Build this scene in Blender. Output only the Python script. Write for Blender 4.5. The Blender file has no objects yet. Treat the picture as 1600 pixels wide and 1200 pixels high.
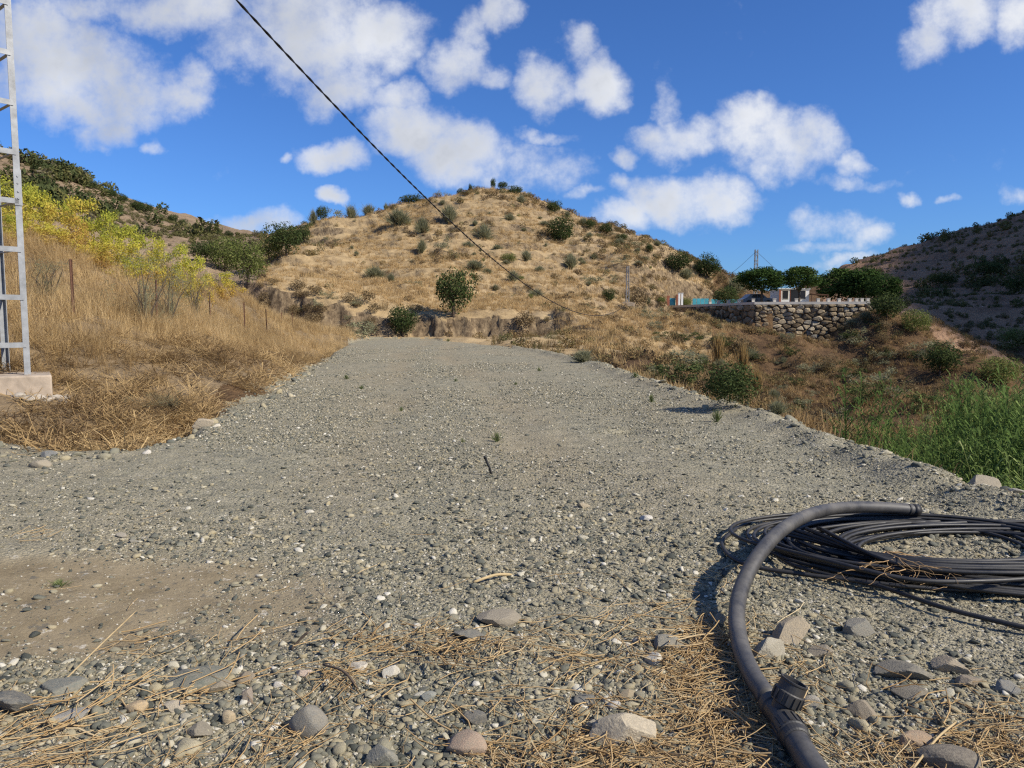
import bpy, math, random
import numpy as np
from mathutils import Vector, Matrix

rng = np.random.default_rng(7)
random.seed(7)
scene = bpy.context.scene
COL = scene.collection
R = math.radians

# ------------------------------------------------------------------ camera
F = 1155.0                      # focal length for a 1600 px wide picture
CAMH = 1.4
PITCH = math.atan(95.0 / F)
cam_d = bpy.data.cameras.new("camera")
cam = bpy.data.objects.new("camera", cam_d); COL.objects.link(cam)
cam.location = (0, 0, CAMH); cam.rotation_euler = (R(90) - PITCH, 0, 0)
cam_d.sensor_width = 36; cam_d.lens = F / 1600 * 36
cam_d.clip_start = 0.05; cam_d.clip_end = 6000
scene.camera = cam

SUN_H = Vector((0.90, -0.435)).normalized()       # horizontal direction to the sun
SUN_EL = R(39)

# ------------------------------------------------------------------ sun
sl = bpy.data.lights.new("sun", 'SUN'); sl.energy = 5.0; sl.angle = R(0.53); sl.color = (1.0, 0.925, 0.80)
so = bpy.data.objects.new("sun", sl); COL.objects.link(so)
to_sun = Vector((SUN_H.x * math.cos(SUN_EL), SUN_H.y * math.cos(SUN_EL), math.sin(SUN_EL)))
so.rotation_euler = to_sun.to_track_quat('Z', 'Y').to_euler()
so.location = (40, -20, 60)

# ------------------------------------------------------------------ view
scene.view_settings.view_transform = 'Standard'
scene.view_settings.look = 'None'
scene.view_settings.gamma = 1.0
scene.view_settings.use_curve_mapping = False
scene.view_settings.exposure = 0.22
scene.render.engine = 'CYCLES'
scene.cycles.max_bounces = 5
scene.cycles.diffuse_bounces = 3
scene.cycles.glossy_bounces = 2
scene.cycles.transmission_bounces = 3
scene.cycles.transparent_max_bounces = 6
scene.cycles.use_denoising = False
scene.cycles.pixel_filter_type = 'BLACKMAN_HARRIS'; scene.cycles.filter_width = 1.25

# ------------------------------------------------------------------ picture <-> place
CP, SP = math.cos(PITCH), math.sin(PITCH)
def ray(px, py):
    fx = (np.asarray(px, float) - 800) / F; up = (600 - np.asarray(py, float)) / F
    return fx, CP + up * SP, -SP + up * CP
def at(px, py, d):
    x, y, z = ray(px, py)
    k = d / y
    return np.array([x * k, y * k, CAMH + z * k]).T
def on_z(px, py, z0=0.0):
    x, y, z = ray(px, py)
    k = (z0 - CAMH) / z
    return np.array([x * k, y * k, CAMH + z * k]).T

# ------------------------------------------------------------------ sky
world = bpy.data.worlds.new("World"); scene.world = world; world.use_nodes = True
def build_world():
    nt = world.node_tree; N = nt.nodes; L = nt.links
    N.clear()
    out = N.new('ShaderNodeOutputWorld'); bg = N.new('ShaderNodeBackground'); bg.inputs[1].default_value = 0.085
    L.new(bg.outputs[0], out.inputs[0])
    sky = N.new('ShaderNodeTexSky'); sky.sky_type = 'NISHITA'; sky.sun_disc = False
    sky.sun_elevation = SUN_EL; sky.sun_rotation = math.atan2(SUN_H.x, SUN_H.y)
    sky.air_density = 1.0; sky.dust_density = 0.6; sky.ozone_density = 3.0; sky.altitude = 300
    tint = N.new('ShaderNodeMix'); tint.data_type = 'RGBA'; tint.blend_type = 'MULTIPLY'; tint.inputs[0].default_value = 1
    tint.inputs[7].default_value = (0.50, 0.85, 1.41, 1)
    L.new(sky.outputs[0], tint.inputs[6])
    tc = N.new('ShaderNodeTexCoord')
    sep = N.new('ShaderNodeSeparateXYZ'); L.new(tc.outputs['Generated'], sep.inputs[0])
    def m(op, a, b=None, c=None, clamp=False):
        n = N.new('ShaderNodeMath'); n.operation = op; n.use_clamp = clamp
        for i, v in enumerate((a, b, c)):
            if v is None: continue
            if isinstance(v, (int, float)): n.inputs[i].default_value = v
            else: L.new(v, n.inputs[i])
        return n.outputs[0]
    yy = m('MAXIMUM', sep.outputs[1], 0.05)
    u = m('DIVIDE', sep.outputs[0], yy); v = m('DIVIDE', sep.outputs[2], yy)
    cmb = N.new('ShaderNodeCombineXYZ'); L.new(u, cmb.inputs[0]); L.new(v, cmb.inputs[1])
    def noise(scale, detail, vec, rough=0.55):
        n = N.new('ShaderNodeTexNoise'); n.inputs['Scale'].default_value = scale
        n.inputs['Detail'].default_value = detail; n.inputs['Roughness'].default_value = rough
        L.new(vec, n.inputs['Vector']); return n
    n1 = noise(9, 5, cmb.outputs[0], 0.6)
    w = N.new('ShaderNodeVectorMath'); w.operation = 'MULTIPLY_ADD'
    L.new(n1.outputs['Color'], w.inputs[0]); w.inputs[1].default_value = (0.075, 0.075, 0); 
    off = N.new('ShaderNodeVectorMath'); off.operation = 'ADD'; off.inputs[1].default_value = (-0.0375, -0.0375, 0)
    L.new(cmb.outputs[0], off.inputs[0]); L.new(off.outputs[0], w.inputs[2])
    P = w.outputs[0]
    # each cloud: where it hangs in the sky to the north of the track, half-width, half-height, thickness
    blobs = [(110, 110, 150, 85, 1.0), (200, 150, 105, 62, 1.0), (30, 50, 90, 70, .9), (170, 195, 70, 30, .7), (285,155,35,22,.5), (300,118,26,28,.45),
             (290, 5, 120, 45, .8), (480, 50, 165, 85, 1.0), (595, 45, 85, 60, 1.0), (530, 130, 75, 52, .8), (125, 0, 60, 25, .4),
             (710, 95, 44, 42, .75), (785, 25, 36, 24, .8), (640, 200, 80, 42, .95), (720, 245, 82, 50, 1.0), (735,40,32,24,.5), (770,112,24,18,.4),
             (518, 243, 52, 27, .95), (628, 148, 40, 22, .6), (840, 262, 60, 34, .42), (850, 130, 50, 44, .95), (935, 125, 50, 46, 1.0), (905,75,30,30,.5),
             (1060, 215, 70, 34, .85), (1042, 150, 20, 40, .6), (1165, 200, 62, 44, 1.0), (1225, 232, 82, 56, 1.05), (1335, 256, 30, 20, .7), (1320,282,50,12,.4),
             (1040, 308, 72, 38, .9), (1112, 318, 68, 44, 1.0), (960, 340, 58, 27, .8), (965, 285, 24, 14, .4), (975,240,18,16,.5), (1130,345,40,18,.6),
             (395, 345, 62, 24, .9), (340, 352, 34, 14, .6), (1445, 75, 38, 36, .7), (1500, 30, 62, 44, .9), (1585, 25, 45, 45, .7),
             (1300, 362, 60, 24, .5), (1358, 375, 30, 22, .6), (1290, 392, 55, 10, .45), (1415, 308, 18, 11, .6), (1485, 315, 22, 10, .6), (1592,300,26,14,.4), (1330,410,45,9,.5),
             (525, 313, 21, 12, .8), (243, 230, 18, 14, .55), (455, 246, 12, 9, .5), (905, 298, 24, 9, .4), (850, 214, 40, 10, .35), (690,350,60,14,.4)]
    acc = None
    for (px, py, rx, ry, s) in blobs:
        x, y, z = ray(px, py); cu, cv = float(x / y), float(z / y)
        kk = .92 if px < 620 and py < 200 else 1.0
        sx, sy = F / (rx * kk), F / (ry * kk)
        a = N.new('ShaderNodeVectorMath'); a.operation = 'MULTIPLY_ADD'; L.new(P, a.inputs[0])
        a.inputs[1].default_value = (sx, sy, 0); a.inputs[2].default_value = (-cu * sx, -cv * sy, 0)
        d = N.new('ShaderNodeVectorMath'); d.operation = 'DOT_PRODUCT'; L.new(a.outputs[0], d.inputs[0]); L.new(a.outputs[0], d.inputs[1])
        q = m('MULTIPLY_ADD', d.outputs['Value'], -s, s)
        acc = q if acc is None else m('MAXIMUM', acc, q)
    acc = m('MAXIMUM', acc, -0.8)
    front = m('GREATER_THAN', sep.outputs[1], 0.06)
    # the rest of the sky carries the same kind of broken cloud
    zz = m('MAXIMUM', sep.outputs[2], 0.08)
    pl = N.new('ShaderNodeCombineXYZ'); L.new(m('DIVIDE', sep.outputs[0], zz), pl.inputs[0]); L.new(m('DIVIDE', sep.outputs[1], zz), pl.inputs[1])
    ng = noise(1.5, 4, pl.outputs[0])
    gen = m('MULTIPLY_ADD', ng.outputs['Fac'], 7.0, -4.0)
    outf = m('MAXIMUM', m('GREATER_THAN', m('ABSOLUTE', u), 0.85), m('GREATER_THAN', v, 0.62))
    outf = m('MAXIMUM', outf, m('SUBTRACT', 1.0, front))
    n2 = noise(11, 8, cmb.outputs[0], 0.62)
    n3 = noise(34, 5, cmb.outputs[0], 0.6)
    nf = m('ADD', m('MULTIPLY_ADD', n2.outputs['Fac'], 3.0, -1.5), m('MULTIPLY_ADD', n3.outputs['Fac'], 0.9, -0.45))
    dens = m('ADD', acc, nf)
    dens = m('ADD', m('MULTIPLY', dens, m('SUBTRACT', 1.0, outf)), m('MULTIPLY', gen, outf))
    mr = N.new('ShaderNodeMapRange'); mr.interpolation_type = 'SMOOTHSTEP'
    mr.inputs['From Min'].default_value = -0.42; mr.inputs['From Max'].default_value = 1.2
    L.new(dens, mr.inputs['Value'])
    alpha = m('MULTIPLY', mr.outputs[0], 0.95)
    n4 = noise(7, 3, P, 0.5)
    br = m('MULTIPLY_ADD', dens, -0.20, 1.0)
    br = m('ADD', br, m('MULTIPLY_ADD', u, 0.22, 0.05))
    br = m('ADD', br, m('MULTIPLY_ADD', n4.outputs['Fac'], 0.9, -0.42))
    ramp = N.new('ShaderNodeValToRGB'); L.new(br, ramp.inputs[0])
    e = ramp.color_ramp.elements
    e[0].position = 0.5; e[0].color = (.34, .37, .43, 1); e[1].position = 1.08; e[1].color = (.78, .80, .84, 1)
    sc10 = N.new('ShaderNodeVectorMath'); sc10.operation = 'SCALE'; sc10.inputs['Scale'].default_value = 11.0
    L.new(ramp.outputs[0], sc10.inputs[0])
    mix = N.new('ShaderNodeMix'); mix.data_type = 'RGBA'
    L.new(alpha, mix.inputs[0]); L.new(tint.outputs[2], mix.inputs[6]); L.new(sc10.outputs[0], mix.inputs[7])
    L.new(mix.outputs[2], bg.inputs[0])
build_world()

# ------------------------------------------------------------------ numeric noise
_lat = np.random.default_rng(3).random((256, 256))
def vnoise(x, y):
    xi = np.floor(x).astype(int); yi = np.floor(y).astype(int)
    fx = x - xi; fy = y - yi
    fx = fx * fx * (3 - 2 * fx); fy = fy * fy * (3 - 2 * fy)
    a = _lat[xi & 255, yi & 255]; b = _lat[(xi + 1) & 255, yi & 255]
    c = _lat[xi & 255, (yi + 1) & 255]; d = _lat[(xi + 1) & 255, (yi + 1) & 255]
    return (a * (1 - fx) + b * fx) * (1 - fy) + (c * (1 - fx) + d * fx) * fy - 0.5
def fbm(x, y, o=4, g=0.5):
    s = 0; a = 1.0
    for i in range(o):
        s = s + a * vnoise(x * 2 ** i + 17.3 * i, y * 2 ** i + 9.1 * i); a *= g
    return s
def sstep(a, b, x):
    t = np.clip((x - a) / (b - a), 0, 1); return t * t * (3 - 2 * t)

# ------------------------------------------------------------------ the lie of the land
PLAT = np.array([(4.3, -8), (3.95, 4), (3.85, 7.35), (3.9, 10.4), (3.6, 13.5), (3.3, 19), (3.0, 25), (1.6, 37), (-1.7, 49), (-5.5, 58), (-7, 66),
                 (-12.6, 66), (-12.3, 58), (-10, 44), (-7.8, 32), (-5.5, 18), (-4.6, 12.5), (-4.07, 9.3), (-4.15, 8.0), (-4.9, 7.9), (-6.1, 8.6), (-9, 9.0), (-15, 8.5), (-22, 4), (-22, -8)])
def sdf(poly, x, y):
    d2 = np.full(x.shape, 1e18); inside = np.zeros(x.shape, bool)
    n = len(poly)
    for i in range(n):
        ax, ay = poly[i]; bx, by = poly[(i + 1) % n]
        ex, ey = bx - ax, by - ay
        t = np.clip(((x - ax) * ex + (y - ay) * ey) / (ex * ex + ey * ey), 0, 1)
        d2 = np.minimum(d2, (x - ax - t * ex) ** 2 + (y - ay - t * ey) ** 2)
        cr = ((ay > y) != (by > y))
        with np.errstate(divide='ignore', invalid='ignore'):
            xi = (bx - ax) * (y - ay) / (by - ay + 1e-12) + ax
        inside ^= cr & (x < xi)
    d = np.sqrt(d2)
    return np.where(inside, -d, d)
WA = at(1040, 484, 105); WB = at(1180, 475, 86); WC = at(1358, 470, 84)
ZT = 3.55
TERR = np.array([WA[:2], WB[:2], WC[:2], (49, 99), (47, 109), (30, 113), (24, 110)])

CTRL = [  # picture column, picture row, metres north
    # left bank and the field above it
    (30, 600, 11), (111, 497, 15), (241, 507, 20.4), (327, 516, 26.8), (381, 522, 33.4), (416, 524, 39.7), (440, 520, 45.7),
    (330, 455, 38), (400, 483, 44), (450, 508, 50), (230, 450, 30), (100, 405, 23), (0, 395, 20), (-150, 380, 18), (-300, 470, 13), (-500, 350, 22),
    (100, 390, 32), (250, 430, 42), (0, 370, 34),
    # hollow and trees behind
    (380, 462, 62), (350, 440, 85), (300, 415, 95), (440, 415, 105), (250, 400, 95), (430, 480, 64),
    # far hill on the left
    (-200, 180, 215), (0, 243, 215), (60, 262, 215), (150, 297, 215), (215, 325, 218), (300, 355, 225), (380, 362, 240), (440, 372, 250), (480, 385, 250),
    (0, 330, 150), (150, 350, 150), (300, 383, 160), (400, 385, 180), (-200, 300, 120), (0, 300, 320), (200, 390, 330), (400, 420, 330),
    # main hill
    (420, 436, 74), (500, 448, 73), (560, 468, 72), (640, 488, 70), (740, 490, 69), (850, 492, 70),
    (480, 395, 95), (560, 420, 88), (650, 430, 86), (760, 440, 84), (850, 440, 86),
    (480, 358, 118), (560, 338, 122), (620, 327, 126), (680, 313, 130), (770, 301, 132), (830, 314, 130), (880, 342, 126), (950, 369, 120), (1000, 380, 118), (1060, 400, 120), (1100, 420, 124), (1150, 442, 128), (1230, 482, 122), (1300, 484, 122), (1380, 484, 118), (1035, 487, 102), (1052, 488, 98), (1078, 486, 97),
    (650, 375, 105), (770, 360, 108), (860, 385, 106), (940, 410, 102), (1020, 430, 102),
    (560, 390, 150), (680, 370, 165), (770, 355, 170), (880, 395, 165), (1000, 425, 160), (1100, 455, 165), (480, 400, 150),
    (950, 470, 86), (1000, 455, 96), (1060, 440, 112), (1110, 440, 118), (920, 495, 74),
    # ground between the track and the terrace
    (860, 520, 58), (930, 512, 66), (1000, 500, 76), (880, 548, 42), (960, 540, 50), (1040, 530, 58), (1020, 575, 36), (1085, 580, 42), (1070, 515, 72), (1045, 495, 92),
    (1120, 595, 62), (1150, 665, 46), (1110, 505, 90), (1100, 640, 24), (1078, 582, 66), (1130, 648, 50), (1060, 538, 58), (1105, 602, 40),
    # foot of the terrace wall and the slope below
    (1110, 499, 97), (1135, 508, 91), (1168, 518, 85.2), (1212, 535, 83.5), (1242, 572, 82.7), (1289, 576, 82.5), (1304, 530, 81.5), (1335, 500, 81.0), (1365, 490, 81.5),
    (1240, 600, 62), (1300, 605, 63), (1400, 580, 69), (1250, 670, 40), (1340, 650, 46), (1430, 640, 52),
    (1400, 487, 88), (1450, 530, 77), (1500, 572, 66), (1550, 610, 56), (1590, 650, 46),
    # bottom of the ravine
    (1330, 760, 22), (1450, 760, 22), (1600, 740, 24), (1800, 720, 26), (1500, 900, 13), (1700, 900, 13), (1300, 760, 20), (2100, 800, 20), (1600, 650, 60), (1700, 620, 70),
    (1500, 548, 98), (1600, 552, 92), (1750, 560, 85), (1440, 500, 108),
    # hill on the right
    (1320, 416, 215), (1400, 396, 200), (1500, 373, 188), (1600, 345, 178), (1750, 300, 170), (1950, 240, 165), (1500, 460, 142), (1600, 450, 130), (1750, 430, 120), (1400, 450, 160),
    (1320, 450, 280), (1500, 430, 280), (1800, 400, 280), (1250, 455, 220), (1180, 462, 190),
]
EXTRA = [(15, 5, -4.5), (12, 0, -4.5), (20, -8, -5), (40, 10, -6), (60, 40, 0), (120, 60, 30), (150, 0, 30), (-25, 12, 4), (-45, 30, 10), (-90, 60, 22), (-60, -10, 8), (-20, -12, 0),
         (0, -30, 0), (0, 330, 10), (200, 330, 15), (-250, 300, 40), (60, -40, -3), (-150, -40, 10), (60, 330, 8)]
cpts = np.array([at(*c) for c in CTRL] + [np.array(e, float) for e in EXTRA])
def tps_fit(p, lam=0.02):
    n = len(p); xy = p[:, :2] / 100.0
    r2 = ((xy[:, None] - xy[None]) ** 2).sum(-1)
    K = np.where(r2 > 0, 0.5 * r2 * np.log(r2 + 1e-20), 0) + np.eye(n) * lam * 1e-3
    Pm = np.hstack([np.ones((n, 1)), xy])
    A = np.zeros((n + 3, n + 3)); A[:n, :n] = K; A[:n, n:] = Pm; A[n:, :n] = Pm.T
    return np.linalg.solve(A, np.concatenate([p[:, 2], np.zeros(3)])), xy
TW, TXY = tps_fit(cpts)
def natural(x, y):
    sh = x.shape; x = x.ravel() / 100; y = y.ravel() / 100
    z = np.zeros_like(x)
    for s in range(0, len(x), 20000):
        e = slice(s, s + 20000)
        r2 = (x[e, None] - TXY[None, :, 0]) ** 2 + (y[e, None] - TXY[None, :, 1]) ** 2
        z[e] = (0.5 * r2 * np.log(r2 + 1e-20)) @ TW[:-3] + TW[-3] + TW[-2] * x[e] + TW[-1] * y[e]
    return z.reshape(sh)
def land(x, y, detail=True):
    x = np.atleast_1d(np.asarray(x, float)); y = np.atleast_1d(np.asarray(y, float))
    r = np.hypot(x, y)
    n = natural(x, y)
    fade = sstep(330, 420, r)
    n = n * (1 - fade) + 4.0 * fade
    s = sdf(PLAT, x, y)
    far = sstep(40, 58, y)
    if detail:
        amp = sstep(15, 90, r) * sstep(1.0, 16.0, sdf(TERR, x, y))
        n = n + fbm(x / 9, y / 9, 4) * (0.30 + 1.2 * amp) + fbm(x / 1.6 + 5, y / 1.6, 3) * (0.20 + 0.15 * amp)
        rv = sstep(6, 14, x) * sstep(26, 44, y) * (1 - sstep(74, 82, y))
        n = n + rv * fbm(x / 7 + 3, y / 11, 3) * 2.4
        yl = 66 - (x - 4.4) * 1.0 + 1.2 * vnoise(x / 1.5, y / 9)
        n = n + .95 * (sstep(-.15, .25, y - yl) * (1 - sstep(3, 9, y - yl))) * sstep(3.6, 4.6, x) * (1 - sstep(9.6, 11, x))
        # old terracing on the sunny hill
        hillm = sstep(72, 84, y) * (1 - sstep(130, 140, y)) * sstep(-40, -30, x) * (1 - sstep(24, 34, x))
        n = n + hillm * 0.23 * np.sin(n * 2 * np.pi / 1.7 + 3 * vnoise(x / 14, y / 14))
        # contour steps on the shaded hill
        rm = sstep(95, 120, y) * sstep(60, 75, x)
        n = n + rm * 0.35 * np.sin(n * 2 * np.pi / 2.4 + 2 * vnoise(x / 20, y / 20))
    wig = fbm(x / 3.0, y / 6.0, 3) * 2.2 + fbm(x / .8, y / 1.5, 2) * .7 if detail else 0
    yc = 67.3 + wig + .35 * np.maximum(-14 - x, 0); base_ = .15 + .22 * np.maximum(-12.5 - x, 0)
    cut = np.maximum(base_, base_ + (y - yc) * 2.6)
    inz = sstep(-30, -24, x) * (1 - sstep(2.5, 8, x)) * sstep(56, 60, y)
    n = n * (1 - inz) + np.minimum(n, cut) * inz
    so_ = np.maximum(s + (fbm(x / 1.3, y / 1.3, 3) * 0.35 if detail else 0), 0)
    up = so_ * (0.62 + 1.6 * far); dn = so_ * 0.72
    if detail:
        pass
    z = np.minimum(np.maximum(n, -dn), up)
    if detail:
        pz = fbm(x / 1.7, y / 1.7, 3) * 0.05 + fbm((x * .8 - y * .6) / 0.3, (y * .8 + x * .6) / 0.3, 2) * 0.022 * (1 - sstep(10, 20, r)) + fbm((x * .8 + y * .6) / 0.07, (y * .8 - x * .6) / 0.07, 2) * 0.004 * (1 - sstep(6, 9, r))
        rut = np.exp(-((x - 0.35 * np.sin(y / 7) + 1.1 + .10 * y) / 0.28) ** 2) + np.exp(-((x - 0.35 * np.sin(y / 7) - 0.7 + .10 * y) / 0.28) ** 2)
        pz = pz - 0.012 * rut * sstep(5, 9, y)
        dent = on_z(980, 671)
        pz = pz - 0.16 * np.exp(-((x - dent[0]) / 0.22) ** 2 - ((y - dent[1]) / 0.14) ** 2)
        # low berm of pushed gravel along the ravine side
        pz = pz + 0.10 * np.exp(-((s + 0.25) / 0.3) ** 2) * (x > 0) * (1 + fbm(x / .5, y / .5, 2))
        z = z + pz * (1 - sstep(0.2, 2.5, s))
    st = sdf(TERR, x, y)
    z = np.where(st < 0.02, ZT, np.minimum(z, ZT + 3.2 * np.maximum(st, 0) + 0.0)) if True else z
    return z
def H(x, y):
    return float(land(np.array([x]), np.array([y]))[0])
def hits(px, py, dmin=2.0, dmax=400):
    """where the line of sight through many picture points first meets the ground"""
    px = np.asarray(px, float); py = np.asarray(py, float)
    ds = np.exp(np.linspace(math.log(dmin), math.log(dmax), 420))
    X, Y, Z = ray(px, py)
    res = np.full((len(px), 3), np.nan)
    k = ds[None] / Y[:, None]
    gx = X[:, None] * k; gy = Y[:, None] * k; gz = CAMH + Z[:, None] * k
    g = land(gx.ravel(), gy.ravel()).reshape(gx.shape)
    below = gz <= g
    for i in range(len(px)):
        w = np.nonzero(below[i])[0]
        if len(w): 
            j = w[0]
            if j > 0:
                a = gz[i, j-1] - g[i, j-1]; b = g[i, j] - gz[i, j]; t = a / (a + b + 1e-9)
                xx = gx[i, j-1] + t * (gx[i, j] - gx[i, j-1]); yy = gy[i, j-1] + t * (gy[i, j] - gy[i, j-1])
            else: xx, yy = gx[i, 0], gy[i, 0]
            res[i] = (xx, yy, 0)
    ok = ~np.isnan(res[:, 0])
    res[ok, 2] = land(res[ok, 0], res[ok, 1])
    return res

# ------------------------------------------------------------------ helpers
def tag(o, label=None, cat=None, group=None, kind=None):
    if label: o["label"] = label
    if cat: o["category"] = cat
    if group: o["group"] = group
    if kind: o["kind"] = kind
    return o
def mesh_from(name, v, f, mat=None, smooth=False, frnd=None):
    me = bpy.data.meshes.new(name)
    v = np.asarray(v, np.float32)
    if isinstance(f, np.ndarray):
        k = f.shape[1]; nf = len(f)
        me.vertices.add(len(v)); me.vertices.foreach_set("co", v.ravel())
        me.loops.add(nf * k); me.loops.foreach_set("vertex_index", f.astype(np.int32).ravel())
        me.polygons.add(nf); me.polygons.foreach_set("loop_start", np.arange(0, nf * k, k, dtype=np.int32))
        me.update(calc_edges=True)
    else:
        me.from_pydata([tuple(p) for p in v], [], f); me.update()
    if frnd is not None:
        a = me.attributes.new("rnd", 'FLOAT', 'FACE'); a.data.foreach_set("value", np.asarray(frnd, np.float32))
    if mat: me.materials.append(mat)
    if smooth:
        me.polygons.foreach_set("use_smooth", np.ones(len(me.polygons), bool))
    return me
def obj(name, me, parent=None, loc=None, rot=None, scl=None):
    o = bpy.data.objects.new(name, me); COL.objects.link(o)
    if parent: o.parent = parent
    if loc is not None: o.location = loc
    if rot is not None: o.rotation_euler = rot
    if scl is not None: o.scale = scl
    return o
class MB:
    def __init__(s): s.v = []; s.f = []
    def add(s, v, f):
        b = len(s.v); s.v += [tuple(p) for p in v]; s.f += [tuple(i + b for i in q) for q in f]; return s
    def box(s, c, size, M=None):
        x, y, z = [k / 2 for k in size]
        v = [Vector((sx * x, sy * y, sz * z)) for sx in (-1, 1) for sy in (-1, 1) for sz in (-1, 1)]
        if M: v = [M @ p for p in v]
        v = [p + Vector(c) for p in v]
        return s.add(v, [(0, 1, 3, 2), (4, 6, 7, 5), (0, 4, 5, 1), (2, 3, 7, 6), (0, 2, 6, 4), (1, 5, 7, 3)])
    def bar(s, a, b, w, h=None):
        a = Vector(a); b = Vector(b); d = b - a
        return s.box((a + b) / 2, (w, h or w, d.length), d.to_track_quat('Z', 'Y').to_matrix())
    def tube(s, pts, rad, n=8, cap=True):
        v, f = tube(pts, rad, n, cap); return s.add(v, f)
    def build(s, name, mat, parent=None, smooth=False, **k):
        return obj(name, mesh_from(name, s.v, s.f, mat, smooth), parent, **k)
def tube(pts, rad, n=8, cap=True):
    pts = [Vector(p) for p in pts]; m = len(pts)
    if isinstance(rad, (int, float)): rad = [rad] * m
    v = []; f = []
    nrm = None
    for i in range(m):
        t = (pts[min(i + 1, m - 1)] - pts[max(i - 1, 0)]).normalized()
        if nrm is None:
            nrm = t.orthogonal().normalized()
        else:
            nrm = (nrm - t * nrm.dot(t))
            nrm = nrm.normalized() if nrm.length > 1e-6 else t.orthogonal().normalized()
        bn = t.cross(nrm)
        for k in range(n):
            a = 2 * math.pi * k / n
            v.append(pts[i] + (nrm * math.cos(a) + bn * math.sin(a)) * rad[i])
    for i in range(m - 1):
        for k in range(n):
            f.append((i * n + k, i * n + (k + 1) % n, (i + 1) * n + (k + 1) % n, (i + 1) * n + k))
    if cap:
        f.append(tuple(range(n - 1, -1, -1))); f.append(tuple((m - 1) * n + k for k in range(n)))
    return v, f

# ------------------------------------------------------------------ materials
class NT:
    def __init__(s, name):
        s.m = bpy.data.materials.new(name); s.m.use_nodes = True
        s.t = s.m.node_tree; s.N = s.t.nodes; s.L = s.t.links; s.N.clear()
        s.out = s.N.new('ShaderNodeOutputMaterial')
        s.tc = s.N.new('ShaderNodeTexCoord')
    def n(s, typ, **k):
        a = s.N.new(typ)
        for q, w in k.items(): setattr(a, q, w)
        return a
    def put(s, sock, v):
        if v is None: return
        if hasattr(v, 'is_output'): s.L.new(v, sock)
        else:
            if sock.type == 'RGBA' and len(v) == 3: v = (*v, 1)
            sock.default_value = v
    def math(s, op, a, b=None, c=None, clamp=False):
        x = s.n('ShaderNodeMath', operation=op, use_clamp=clamp)
        for i, v in enumerate((a, b, c)): s.put(x.inputs[i], v)
        return x.outputs[0]
    def noise(s, scale, detail=4, rough=0.55, vec=None, stretch=None, col=False):
        x = s.n('ShaderNodeTexNoise'); x.inputs['Scale'].default_value = scale; x.inputs['Detail'].default_value = detail; x.inputs['Roughness'].default_value = rough
        vec = vec or s.pos()
        if stretch:
            mp = s.n('ShaderNodeMapping'); mp.inputs['Scale'].default_value = stretch; s.L.new(vec, mp.inputs[0]); vec = mp.outputs[0]
        s.L.new(vec, x.inputs['Vector'])
        return x.outputs['Color' if col else 'Fac']
    def voro(s, scale, feature='F1', vec=None):
        x = s.n('ShaderNodeTexVoronoi', feature=feature); x.inputs['Scale'].default_value = scale
        s.L.new(vec or s.pos(), x.inputs['Vector']); return x
    def pos(s):
        if not hasattr(s, '_g'): s._g = s.n('ShaderNodeNewGeometry')
        return s._g.outputs['Position']
    def local(s): return s.tc.outputs['Object']
    def mix(s, fac, a, b, blend='MIX'):
        x = s.n('ShaderNodeMix', data_type='RGBA', blend_type=blend)
        s.put(x.inputs[0], fac); s.put(x.inputs[6], a); s.put(x.inputs[7], b); return x.outputs[2]
    def ramp(s, fac, stops):
        x = s.n('ShaderNodeValToRGB'); s.L.new(fac, x.inputs[0]); e = x.color_ramp.elements
        while len(e) < len(stops): e.new(0.5)
        for el, (p, c) in zip(e, stops):
            el.position = p; el.color = (*c, 1) if len(c) == 3 else c
        return x.outputs[0]
    def attr(s, name, inst=False):
        x = s.n('ShaderNodeAttribute', attribute_name=name); x.attribute_type = 'INSTANCER' if inst else 'GEOMETRY'
        return x.outputs['Fac']
    def rand(s): return s.n('ShaderNodeObjectInfo').outputs['Random']
    def ocol(s): return s.n('ShaderNodeObjectInfo').outputs['Color']
    def bump(s, h, strength=0.5, dist=0.05):
        x = s.n('ShaderNodeBump'); x.inputs['Strength'].default_value = strength; x.inputs['Distance'].default_value = dist
        s.L.new(h, x.inputs['Height']); return x.outputs[0]
    def pbr(s, col, rough=0.9, bump=None, metal=0, spec=0.3):
        b = s.n('ShaderNodeBsdfPrincipled'); s.put(b.inputs['Base Color'], col); s.put(b.inputs['Roughness'], rough)
        b.inputs['Metallic'].default_value = metal; b.inputs['Specular IOR Level'].default_value = spec
        if bump is not None: s.L.new(bump, b.inputs['Normal'])
        s.L.new(b.outputs[0], s.out.inputs[0]); return s.m
    def leaf(s, col, trans=0.3):
        d = s.n('ShaderNodeBsdfDiffuse'); t = s.n('ShaderNodeBsdfTranslucent'); mx = s.n('ShaderNodeMixShader')
        s.put(d.inputs[0], col); s.put(t.inputs[0], col); mx.inputs[0].default_value = trans
        s.L.new(d.outputs[0], mx.inputs[1]); s.L.new(t.outputs[0], mx.inputs[2]); s.L.new(mx.outputs[0], s.out.inputs[0]); return s.m

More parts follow.
